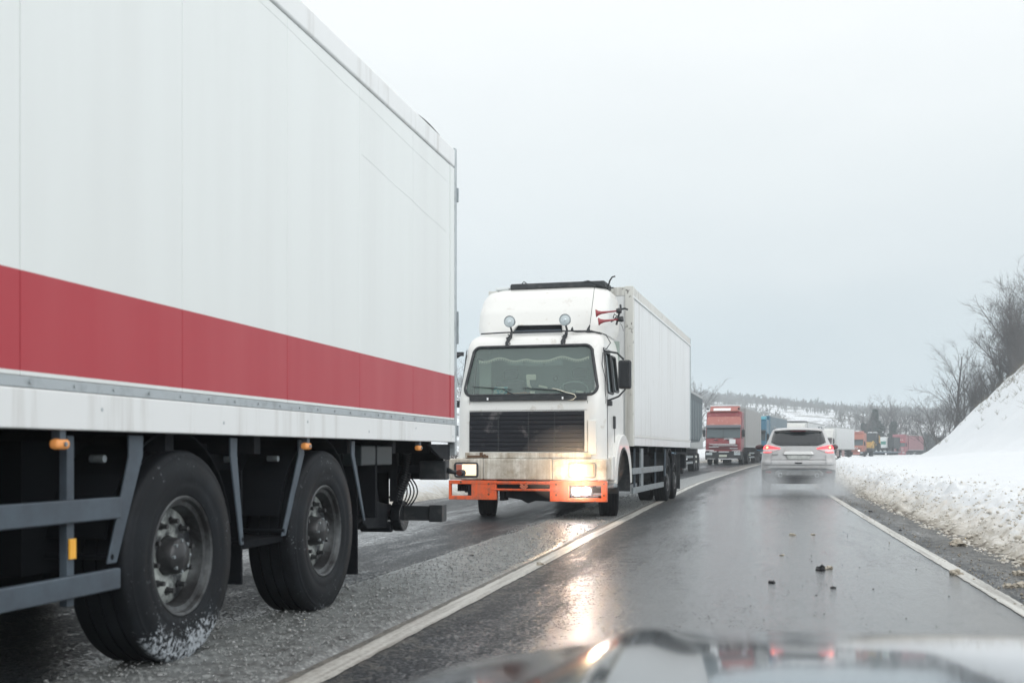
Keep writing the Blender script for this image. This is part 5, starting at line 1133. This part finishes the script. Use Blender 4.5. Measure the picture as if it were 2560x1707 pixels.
# ------------------------------------------------------------------ slush between the lanes, clods and chips on the road
def slush_h(o, Y, X):
    e1 = ss(-1.22, -1.0, o + .10 * noise.noise(Vector((Y * .7, 3, 0)))) * (1 - ss(-.18, -.10, o))
    return e1 * (.014 + .008 * noise.noise(Vector((X * 9, Y * 9, 0))) + .007 * noise.noise(Vector((X * 25, Y * 25, 4)))) - .010 * (1 - e1) + .001
so_ = [-1.30 + .028 * i for i in range(44)]
mslush = mat('grey_slush', (.17, .18, .18), .30, dirt=((.08, .08, .078), 7, .48, .70), bump=(60, 1.0, .012), col2=((.40, .42, .415), 36, .50, .60))
ribbon('slush', so_, frange_log(3.2, 60, .035, .006), 0, mslush, kind='stuff', hfun=slush_h)
tag(bpy.data.objects['slush'], 'grainy grey slush lying between the white line and the wheel tracks')
def scatter(name, n, fn, m, label):
    mb = MB(); vs0, fs0 = ICO[0]
    for k in range(n):
        X, Y, Z, r = fn(k); a = random.random() * 6.28; ca_, sa_ = math.cos(a), math.sin(a); sxx, syy, szz = r * random.uniform(.7, 1.4), r * random.uniform(.7, 1.3), r * random.uniform(.45, .9)
        o = len(mb.v)
        for v in vs0:
            j = random.uniform(.75, 1.2); x, y, z = v[0] * sxx * j, v[1] * syy * j, v[2] * szz * j
            mb.v.append((X + x * ca_ - y * sa_, Y + x * sa_ + y * ca_, Z + z * 1.0 + szz * .25))
        mb.f += [tuple(i + o for i in f) for f in fs0]; mb.m += [0] * 20
    o = build(mb, name, m, fix=False, smooth=True); tag(o, label, None, None, 'stuff'); return o
def f1(k):
    Y = 3.6 + 26 * random.random() ** 1.4; off = -1.12 + .98 * random.random(); p = pt(Y, off, .018 + .006 * random.random()); return p[0], p[1], p[2], random.uniform(.0035, .0085) * (1.0 if random.random() < .95 else 2.0)
scatter('slush_grains', 10000, f1, mat('slush_grain', (.26, .27, .268), .25), 'loose wet ice grains on the slush strip beside the white line')
def f2(k):
    Y = 6 + 60 * random.random() ** 2; o = .55 + abs(random.gauss(0, .75)); o = min(o, 3.2); p = pt(Y, RL + o); h = right_h(o, p[1], p[0]) if o > .62 else 0; return p[0], p[1], p[2] + h, random.uniform(.007, .026) * (1 if random.random() < .95 else 1.8)
scatter('snow_crumbs', 5000, f2, mat('crumbly_snow', (.66, .64, .59), .8, dirt=((.40, .36, .29), 3, .45, .68)), 'crumbs of dirty snow spilling down the ploughed bank')
def f3(k):
    Y = 5 + 26 * random.random() ** 1.3; off = random.gauss(2.6, .55) if random.random() < .8 else random.uniform(.2, 3.5); p = pt(Y, off); return p[0], p[1], p[2], random.uniform(.003, .008)
scatter('mud_specks', 170, f3, M['dark_clod'], 'tiny dark mud specks scattered over the wet lane')
def f4(k):
    Y = 5 + 40 * random.random() ** 1.5; off = RL + random.gauss(.18, .12); p = pt(Y, off); return p[0], p[1], p[2] + .004, random.uniform(.004, .012)
scatter('verge_grit', 700, f4, mat('verge_grit_mat', (.30, .27, .22), .8), 'sandy grit and ice bits along the right edge line')
def clod(dx, dy, r, m, label, seed, flat=.6, group=None):
    Y = 2730 / (dy - 1038); X = D(dx, Y); mb = MB(); mb.blob((0, 0, r * flat * .45), (r, r * .8, r * flat), seed, .9, 2)
    for k in range(3): a = seed + k * 2.1; mb.blob((r * .7 * math.cos(a), r * .6 * math.sin(a), r * flat * .3), (r * .5, r * .4, r * flat * .5), seed + k, .7, 1)
    o = build(mb, 'snow_clod' if m is M['clod'] else 'mud_lump', m); o.location = (X, Y, zg(Y)); tag(o, label, 'clod' if m is M['clod'] else 'mud lump', group); return o
clod(1885, 1309, .035, M['dark_clod'], 'black two-pronged mud lump in the middle of the wet lane', 3, .9)
clod(1904, 1306, .032, M['clod'], 'small sandy snow clod right beside the black mud lump', 5)
clod(1772, 1338, .026, M['dark_clod'], 'dark mud lump left of the lane centre, nearest on that side', 8)
clod(1913, 1350, .018, M['dark_clod'], 'small dark pebble-like lump closest to the bonnet', 2)
clod(1087, 1280, .030, M['dark_clod'], 'lone black lump beside the orange light reflection under the white lorry', 6)
clod(1820, 1229, .036, M['clod'], 'largest tan snow clod in the lane behind the SUV', 9, .5); clod(1867, 1228, .024, M['clod'], 'small tan snow clod just right of the largest one', 10, .5)
clod(1796, 1275, .024, M['clod'], 'flat pale snow clod in the left wheel track', 11, .35); clod(2200, 1253, .085, M['clod'], 'broad brown snow clod on the shoulder between line and bank', 12, .5)
clod(2195, 1319, .045, M['clod'], 'brown clod touching the inner side of the right edge line', 13, .6); clod(2316, 1348, .04, M['clod'], 'grey clod on the shoulder, lower right', 14, .5)
clod(2345, 1347, .05, M['clod'], 'tan clod at the right picture edge on the shoulder', 15, .5); clod(2340, 1320, .05, M['clod'], 'grey-brown clod against the foot of the snow bank at the right edge', 16, .6)
clod(2068, 1218, .02, M['dark_clod'], 'dark lump lying on the right edge line, farther one', 17); clod(1940 + 60, 1175, .03, M['dark_clod'], 'dark lump just left of the edge line near the SUV', 18)
clod(1240, 1298, .035, M['clod'], 'pale yellowish lump embedded in the slush strip', 19)
clod(2162, 1161 if False else 1085, .06, M['dark_clod'], 'small dark twig clump on the smooth snow right of the SUV', 20).location = (D(2162, 26), 26, terr(D(2162, 26), 26))

# ------------------------------------------------------------------ bare trees, shrubs
def tree_mesh(seed, H, spread=.5, trunk_r=.10, depth=4, twigs=5, lean=(0, 0), start=.25, up=.55):
    rnd = random.Random(seed); tr = MB(); cr_ = MB()
    def branch(p, d, L, r, lvl):
        n = 5 if lvl == 0 else 3; pts = [p]; q = Vector(p); dd = Vector(d).normalized(); rs_ = [r]
        for k in range(n):
            dd = (dd + Vector((rnd.gauss(0, .10 + .05 * lvl), rnd.gauss(0, .10 + .05 * lvl), rnd.gauss(.05 * up, .06)))).normalized(); q = q + dd * L / n; pts.append(tuple(q)); rs_.append(r * (1 - (k + 1) / n * .62))
        (tr if lvl == 0 else cr_).tube(pts, rs_, 6 if lvl == 0 else 3)
        if lvl >= depth: return
        nb = {0: 15, 1: twigs, 2: twigs, 3: 4}.get(lvl, 3)
        for k in range(nb):
            f = rnd.uniform(start if lvl == 0 else .25, 1.0); i = min(int(f * n), n - 1); g = f * n - i; base = Vector(pts[i]).lerp(Vector(pts[i + 1]), g)
            axis = (Vector(pts[i + 1]) - Vector(pts[i])).normalized(); side = axis.orthogonal().normalized(); side.rotate(Matrix.Rotation(rnd.uniform(0, 6.283), 3, axis))
            ang = rnd.uniform(.35, .95); nd = axis * math.cos(ang) + side * math.sin(ang); nd.z += .25 * up
            rr_ = r * (1 - f * .6) * .55
            branch(tuple(base), nd, L * rnd.uniform(.32, .52) * (1 if lvl else 1.05 * spread / .5) * (1.15 - .5 * f if lvl == 0 else 1), max(rr_, .009), lvl + 1)
    branch((0, 0, -.4), (lean[0], lean[1], 1), H * .92, trunk_r, 0)
    return tr, cr_
def to_data(mb, name, m):
    o = build(mb, name, m, smooth=True, fix=False); d = o.data; bpy.data.objects.remove(o); return d
TV = []
def shrub_mesh(seed, H):
    rnd = random.Random(seed); tr = MB(); cr_ = MB()
    for k in range(9):
        a, c = tree_mesh(seed * 31 + k, H * rnd.uniform(.55, 1), .42, .05, 2, 7, (rnd.gauss(0, .38), rnd.gauss(0, .38)), .25, .7)
        tr.v, tr.f, tr.m = (tr.v, tr.f, tr.m); tr.add(a.v, a.f); cr_.add(c.v, c.f)
    return tr, cr_
for k, (H, sp, tr_, lean) in enumerate(((7, .6, .10, (0, 0)), (8, .45, .11, (.1, 0)), (6.5, .75, .09, (-.15, 0)), (9, .5, .13, (.05, .05)), (7, .7, .08, (-.05, .1)))):
    a, b_ = tree_mesh(20 + k, H, sp, tr_, 3 if k < 5 else 3, 6, lean, .18 if k != 3 else .35); TV.append((to_data(a, 'trunk', M['bark']), to_data(b_, 'crown', M['twig']), H))
for k, H in ((5, 5), (6, 5.5), (7, 4.5)):
    a, b_ = shrub_mesh(50 + k, H); TV.append((to_data(a, 'trunk', M['bark']), to_data(b_, 'crown', M['twig']), H))
def ivy_mesh(seed, H, r=.7, n=2600):
    rnd = random.Random(seed); mb = MB()
    for k in range(n):
        z = H * rnd.random() ** .9; a = rnd.random() * 6.283; rad = r * (1 - z / H) ** .45 * (.62 + .75 * noise.noise(Vector((math.cos(a) * 1.1 + seed * 3, math.sin(a) * 1.1, z * .8))) + .25 * math.sin(z * 1.9 + seed)) * math.sqrt(rnd.random()) + .04; c = Vector((rad * math.cos(a), rad * math.sin(a), z)); u = Vector((rnd.gauss(0, 1), rnd.gauss(0, 1), rnd.gauss(0, 1))).normalized() * rnd.uniform(.07, .16); v = u.cross(Vector((rnd.gauss(0, 1), rnd.gauss(0, 1), rnd.gauss(0, 1)))).normalized() * rnd.uniform(.06, .14)
        mb.add([c - u, c + v, c + u, c - v], [(0, 1, 2, 3)])
    return mb
IV = [to_data(ivy_mesh(s_, 6, .8), 'ivy', M['ivy']) for s_ in (1, 2)]
def tree(dx, Y, kind, H, label, ivy=None, z=None, rot=0, sx_=1.0, group=None, ivh=.6):
    X = D(dx, Y); z = terr(X, Y) if z is None else z
    t_ = thing('tree', label, 'tree', (X, Y, z - .05), rot, group); a, b_, h = TV[kind]; s_ = H / h; t_.scale = (s_ * sx_, s_ * sx_, s_)
    for d in (a, b_): o = bpy.data.objects.new(d.name, d); COL.objects.link(o); o.parent = t_
    if ivy is not None:
        o = bpy.data.objects.new('ivy', IV[ivy]); COL.objects.link(o); o.parent = t_; o.scale = (h / 6 * ivh * (2.5 if Y > 200 else 1.2), h / 6 * ivh * (2.5 if Y > 200 else 1.2), h / 6 * ivh * (1.35 if Y > 200 else 1.0))
    return t_
# on the cut slope, right edge
tree(2296, 107, 3, 4.4, 'ivy-wrapped tree with two bare upright leaders on top of the slope', ivy=0, rot=.5, sx_=.7, ivh=.45)
tree(2260, 103, 2, 3.0, 'leaning bush-like tree left of the ivy-wrapped one on the slope', rot=1.0, sx_=1.1)
tree(2238, 111, 0, 2.6, 'low twiggy tree at the left foot of the slope thicket', rot=2.2, sx_=1.2)
tree(2322, 101, 4, 4.3, 'slim bare tree between the ivy-wrapped tree and the tall thicket', rot=.2, sx_=.9)
tree(2342, 109, 0, 6.9, 'dense bare tree in the tall thicket, its leftmost', rot=3.0, sx_=1.1)
tree(2369, 105, 2, 7.5, 'tall bare tree touching the right picture edge', rot=4.0, sx_=1.1)
tree(2399, 111, 3, 9.5, 'tallest bare tree at the far right, cut by the picture edge', rot=1.3, sx_=1.1)
tree(2384, 97, 4, 4.8, 'short bare tree in front of the tall thicket at the right edge', rot=2.0, sx_=1.2)
tree(2359, 121, 0, 8.4, 'bare tree behind the tall thicket on the slope', rot=5.0, sx_=1.1)
for dx, Y, k, H, rt_, lb in ((2248, 104, 5, 4.3, .4, 'many-stemmed shrub on the crest under the ivy-wrapped tree'), (2226, 106, 6, 3.6, 1.4, 'many-stemmed shrub at the lower left end of the crest thicket'), (2278, 103, 7, 4.6, 2.4, 'bushy shrub on the crest just right of the ivy-wrapped tree'), (2308, 104, 5, 6.2, 3.3, 'wide bushy shrub under the tall thicket, left half'), (2332, 103, 6, 7.0, 4.2, 'wide bushy shrub under the tall thicket, middle'), (2358, 105, 7, 7.8, 5.1, 'dense bushy shrub under the tallest tree at the right edge'), (2315, 116, 6, 9.4, .9, 'tall many-stemmed shrub behind the tall thicket'), (2360, 118, 5, 11.7, 2.0, 'highest many-stemmed shrub at the right edge'), (2261, 118, 7, 5.9, 2.9, 'shrub behind the ivy-wrapped tree'), (2202, 120, 5, 4.0, 3.9, 'shrub in the dip left of the crest thicket'), (2166, 128, 6, 3.3, 5.5, 'low shrub on the second slope near the crimson lorry')):
    tree(dx, Y, k, H, lb, rot=rt_, sx_=1.0)
# beyond the slope
for i, (dx, Y, k, H, rot, lb) in enumerate(((2178, 122, 0, 5.6, .3, 'bare shrub-like tree on the white slope behind the snow crest'), (2150, 125, 4, 6.0, 1.9, 'thin bare tree low on the second slope, right of the crimson lorry'), (2190, 118, 1, 10, 4.1, 'tall thin sapling sticking up above the slope shrubs'), (2215, 116, 2, 7.0, .9, 'broad bare tree behind the slope shrubs'), (2128, 132, 4, 5.0, 3.3, 'small bare tree just right of the crimson lorry'), (2165, 118, 2, 4.2, 2.5, 'spreading low shrub in the notch of the slope'))):
    tree(dx, Y, k, H, lb, rot=rot, sx_=1.1)
# beyond the road, behind the queue
for i, (dx, Y, k, H, iv, lb) in enumerate(((1915, 232, 2, 7, None, 'bare tree behind the white trailer on the bend'), (1938, 240, 0, 8, None, 'bare tree above the white trailer, second from the left'), (1955, 228, 4, 8.5, None, 'slender bare tree above the right end of the white trailer'),
        (1978, 236, 1, 11.5, None, 'tall bare tree above the orange lorry'), (1985, 226, 3, 8.5, 1, 'leaning ivy-covered tree left of the digger'), (2010, 230, 3, 12.0, 0, 'tallest ivy-covered tree, right above the digger'), (2030, 238, 1, 11.8, None, 'tall bare tree behind the ivy-covered one'),
        (2052, 228, 2, 9.0, 1, 'broad tree with ivy above the crimson lorry'), (2078, 234, 0, 9.6, None, 'round-crowned bare tree right of the crimson lorry roof'), (2100, 225, 2, 8.2, None, 'brownish bushy tree right of the crimson lorry'), (2122, 236, 3, 11.2, None, 'tall thin-topped bare tree above the notch in the slope'), (2068, 245, 4, 10, None, 'bare tree far behind the crimson lorry'), (2140, 228, 0, 8, None, 'bare tree half hidden by the slope shrubs'), (2000, 245, 0, 9.5, None, 'bare tree behind the digger, far one'))):
    tree(dx, Y, k, H, lb, ivy=iv, z=-.3, rot=i * 1.3, sx_=1.15, ivh=.62)
for i, (dx, Y, k, H, lb) in enumerate(((1078, 60, 1, 5.6, 'bare tree just visible between the near lorry and the white cab'), (1062, 75, 0, 6.2, 'bare tree farther back in the gap left of the white cab'), (1600, 112, 2, 6, 'bare tree rising between the dark trailer and the red lorry'), (1588, 125, 0, 7, 'bare tree behind the dark trailer'))):
    tree(dx, Y, k, H, lb, rot=i * 2.0, sx_=1.1)
# far thicket and wood on the hill
def wood(name, n, fn, label, m, hs=(4, 8)):
    mb = MB(); rnd = random.Random(5)
    for k in range(n):
        X, Y, Z = fn(rnd); H = rnd.uniform(*hs); w = H * rnd.uniform(.22, .4)
        for j in range(9):
            a = rnd.uniform(-1, 1); b_ = rnd.uniform(-1, 1); x1, y1, z1 = X + a * w, Y + b_ * w, Z + H * rnd.uniform(.55, 1) * (1 - .35 * abs(a)); m0 = (X + a * w * .35, Y + b_ * w * .3, Z + H * .35); t_ = H * .018
            mb.add([(X - t_, Y, Z - .3), (X + t_, Y, Z - .3), (m0[0] + t_, m0[1], m0[2]), (m0[0] - t_, m0[1], m0[2])], [(0, 1, 2, 3)]) if j < 3 else None
            mb.add([(m0[0] - t_ * 2.2, m0[1], m0[2]), (m0[0] + t_ * 2.2, m0[1], m0[2]), (x1 + t_, y1, z1)], [(0, 1, 2)])
            mb.add([(m0[0], m0[1], m0[2] + H * .15), (x1 + a * w * .3, y1, z1 - H * .12), (x1 + t_ * 3, y1, z1 - H * .06)], [(0, 1, 2)])
    o = build(mb, name, m, fix=False); tag(o, label, None, None, 'stuff')
def hillz(X, Y): return -1.2 + (ridge(X) * ss(235, 510, Y) + 1.8 * noise.noise(Vector((X * .03, Y * .03, 0))) * ss(240, 300, Y) * (1 - .7 * ss(430, 500, Y)) + .4 * ss(500, 520, Y))
mw = mat('far_wood', (.115, .118, .118), .9, dirt=((.06, .085, .08), .05, .5, .6))
def g1(r): X = r.uniform(-60, 330); Y = r.uniform(488, 540); return X, Y, hillz(X, Y)
wood('ridge_wood', 2600, g1, 'grey wood along the crest of the far snowy hill', mw, (3, 7))
def g2(r):
    while True:
        X = r.uniform(20, 330); Y = r.uniform(250, 485)
        if noise.noise(Vector((X * .035, Y * .02, 2))) > -.02 + .25 * r.random(): return X, Y, hillz(X, Y)
wood('hillside_scrub', 2600, g2, 'scattered bare scrub over the snowy hillside', mat('scrub_twigs', (.13, .125, .12), .9), (2.0, 5.5))
def g3(r): X = r.uniform(56, 140) ; Y = r.uniform(225, 262); return X, Y, -.8
wood('roadside_thicket', 1500, g3, 'tangled grey thicket behind the queue of lorries', mat('thicket_twigs', (.065, .07, .07), .9), (2.5, 7.6))
# thin shrub stems over the slope and grass tufts poking through
def stems(name, n, fn, label, m, hs, fan=.5, r0=.012, per=7):
    mb = MB(); rnd = random.Random(11)
    for k in range(n):
        X, Y = fn(rnd); Z = terr(X, Y)
        for j in range(per):
            H = rnd.uniform(*hs); a = rnd.gauss(0, fan); b_ = rnd.gauss(0, fan); mb.tube([(X, Y, Z - .05), (X + a * H * .45, Y + b_ * H * .45, Z + H * .55), (X + a * H + rnd.gauss(0, .08) * H, Y + b_ * H, Z + H)], [r0, r0 * .7, r0 * .3], 3)
            if H > .6:
                for q_ in range(3): f = rnd.uniform(.4, .9); bx_, by_, bz_ = X + a * H * f, Y + b_ * H * f, Z + H * f; mb.tube([(bx_, by_, bz_), (bx_ + rnd.gauss(0, .16) * H, by_ + rnd.gauss(0, .16) * H, bz_ + H * rnd.uniform(.1, .3))], [r0 * .5, r0 * .25], 3)
    o = build(mb, name, m, fix=False); tag(o, label, None, None, 'stuff')
def h1(r):
    Y = r.uniform(60, 135); o = 8.5 + r.uniform(6.5, 19); p = pt(Y, RL + o); return p[0], p[1]
stems('slope_scrub', 900, h1, 'thin bare scrub stems growing on and behind the snowy slope', M['twig'], (.8, 2.6), .35, .014, 7)
def h2(r):
    Y = r.uniform(35, 100); o = 8.5 + abs(r.gauss(6.5, 2.2)); p = pt(Y, RL + o); return p[0], p[1]
stems('grass_tufts', 480, h2, 'dry grass tufts poking through the snow high on the slope', M['straw'], (.12, .42), .8, .010, 6)

def h3(r):
    Y = r.uniform(22, 60); o = -8.6 - abs(r.gauss(0, 1.6)); p = pt(Y, o); return p[0], p[1]
stems('verge_brush', 260, h3, 'dark low brush along the far left snow verge, seen under the lorries', M['bark'], (.25, .75), .7, .02, 8)
mb = MB(); rr2 = random.Random(3)
for k in range(70):
    Y = rr2.uniform(24, 48); p = pt(Y, -8.4 - rr2.random() * 1.8); z = terr(p[0], p[1]); mb.blob((p[0], p[1], z + .08), (rr2.uniform(.2, .6), rr2.uniform(.2, .5), rr2.uniform(.12, .4)), k, .8, 1)
o = build(mb, 'verge_rubble', mat('dark_rubble', (.07, .07, .07), .9, col2=((.6, .62, .64), 4, .52, .58))); tag(o, 'dark rubble half buried in the far left snow verge', None, None, 'stuff')

# ------------------------------------------------------------------ spray thrown up behind the SUV
q = MB(); q.box(-1.5, 1.5, -4.2, 1.4, .02, 1.05)
spv = build(q, 'road_spray', None, fix=True); spv.data.materials.clear(); spv.parent = None; spv.location = C.location; spv.rotation_euler = C.rotation_euler
ms = bpy.data.materials.new('spray'); ms.use_nodes = True; t = ms.node_tree; t.nodes.clear(); L = t.links.new
oo = N(t, 'ShaderNodeOutputMaterial'); pv = N(t, 'ShaderNodeVolumePrincipled'); pv.inputs['Color'].default_value = (.90, .94, .97, 1); L(pv.outputs[0], oo.inputs['Volume'])
tcn = N(t, 'ShaderNodeTexCoord'); sp_ = N(t, 'ShaderNodeSeparateXYZ'); L(tcn.outputs['Object'], sp_.inputs[0])
def mt(op, a, b_=None, c=None):
    n = N(t, 'ShaderNodeMath', operation=op)
    for i, x in enumerate((a, b_, c)):
        if x is None: continue
        if isinstance(x, (int, float)): n.inputs[i].default_value = x
        else: L(x, n.inputs[i])
    return n.outputs[0]
def gauss(x, c, w): d = mt('DIVIDE', mt('SUBTRACT', x, c), w); return mt('EXPONENT', mt('MULTIPLY', mt('MULTIPLY', d, d), -1.0))
gx_ = mt('ADD', gauss(sp_.outputs['X'], -.72, .34), mt('MULTIPLY', gauss(sp_.outputs['X'], .72, .36), 1.25)); gx_ = mt('ADD', gx_, mt('MULTIPLY', gauss(sp_.outputs['X'], 0, .7), .18))
gy_ = gauss(sp_.outputs['Y'], -.9, 1.45); gz_ = gauss(sp_.outputs['Z'], .05, .40)
nzv = N(t, 'ShaderNodeTexNoise'); nzv.inputs['Scale'].default_value = 2.2; nzv.inputs['Detail'].default_value = 3; L(tcn.outputs['Object'], nzv.inputs['Vector'])
nn = N(t, 'ShaderNodeMapRange'); nn.inputs['From Min'].default_value = .35; nn.inputs['From Max'].default_value = .7; nn.inputs['To Min'].default_value = .25; nn.inputs['To Max'].default_value = 1.4; L(nzv.outputs[0], nn.inputs['Value'])
dn = mt('MULTIPLY', mt('MULTIPLY', mt('MULTIPLY', gx_, gy_), gz_), nn.outputs[0]); L(mt('MULTIPLY', dn, 1.25), pv.inputs['Density'])
spv.data.materials.append(ms); tag(spv, 'white spray thrown up by the rear wheels of the silver SUV', None, None, 'stuff')

# ------------------------------------------------------------------ mist volume and point lights added to imitate glare round the lit lamps
def lampspot(x, y, z, col, e_):
    l = bpy.data.lights.new('lamp_glow', 'POINT'); l.energy = e_; l.color = col; l.shadow_soft_size = .07
    o = bpy.data.objects.new('lamp_glow', l); COL.objects.link(o); o.parent = Wt; o.location = (x, y, z); return o
lampspot(.80, -.26, .775, (1, .60, .24), 13); lampspot(.85, -.26, .455, (1, .86, .80), 6)
q = MB(); q.blob((0, 0, 0), (.80, .40, .58), 1, 0, 3)
mg = build(q, 'lamp_glare_mist', None, fix=True); mg.data.materials.clear(); mx_, my_ = world_of(A2, O2, .80, -.50); mg.location = (mx_, my_, .88); mg.rotation_euler = (0, 0, -A2)
ml = bpy.data.materials.new('mist'); ml.use_nodes = True; t = ml.node_tree; t.nodes.clear(); L = t.links.new
oo = N(t, 'ShaderNodeOutputMaterial'); pv = N(t, 'ShaderNodeVolumePrincipled'); pv.inputs['Color'].default_value = (.95, .95, .95, 1); pv.inputs['Density'].default_value = .17; pv.inputs['Anisotropy'].default_value = .5; L(pv.outputs[0], oo.inputs['Volume'])
mg.data.materials.append(ml); tag(mg, 'mist added to imitate the glare round the white lorry headlamp', None, None, 'stuff')
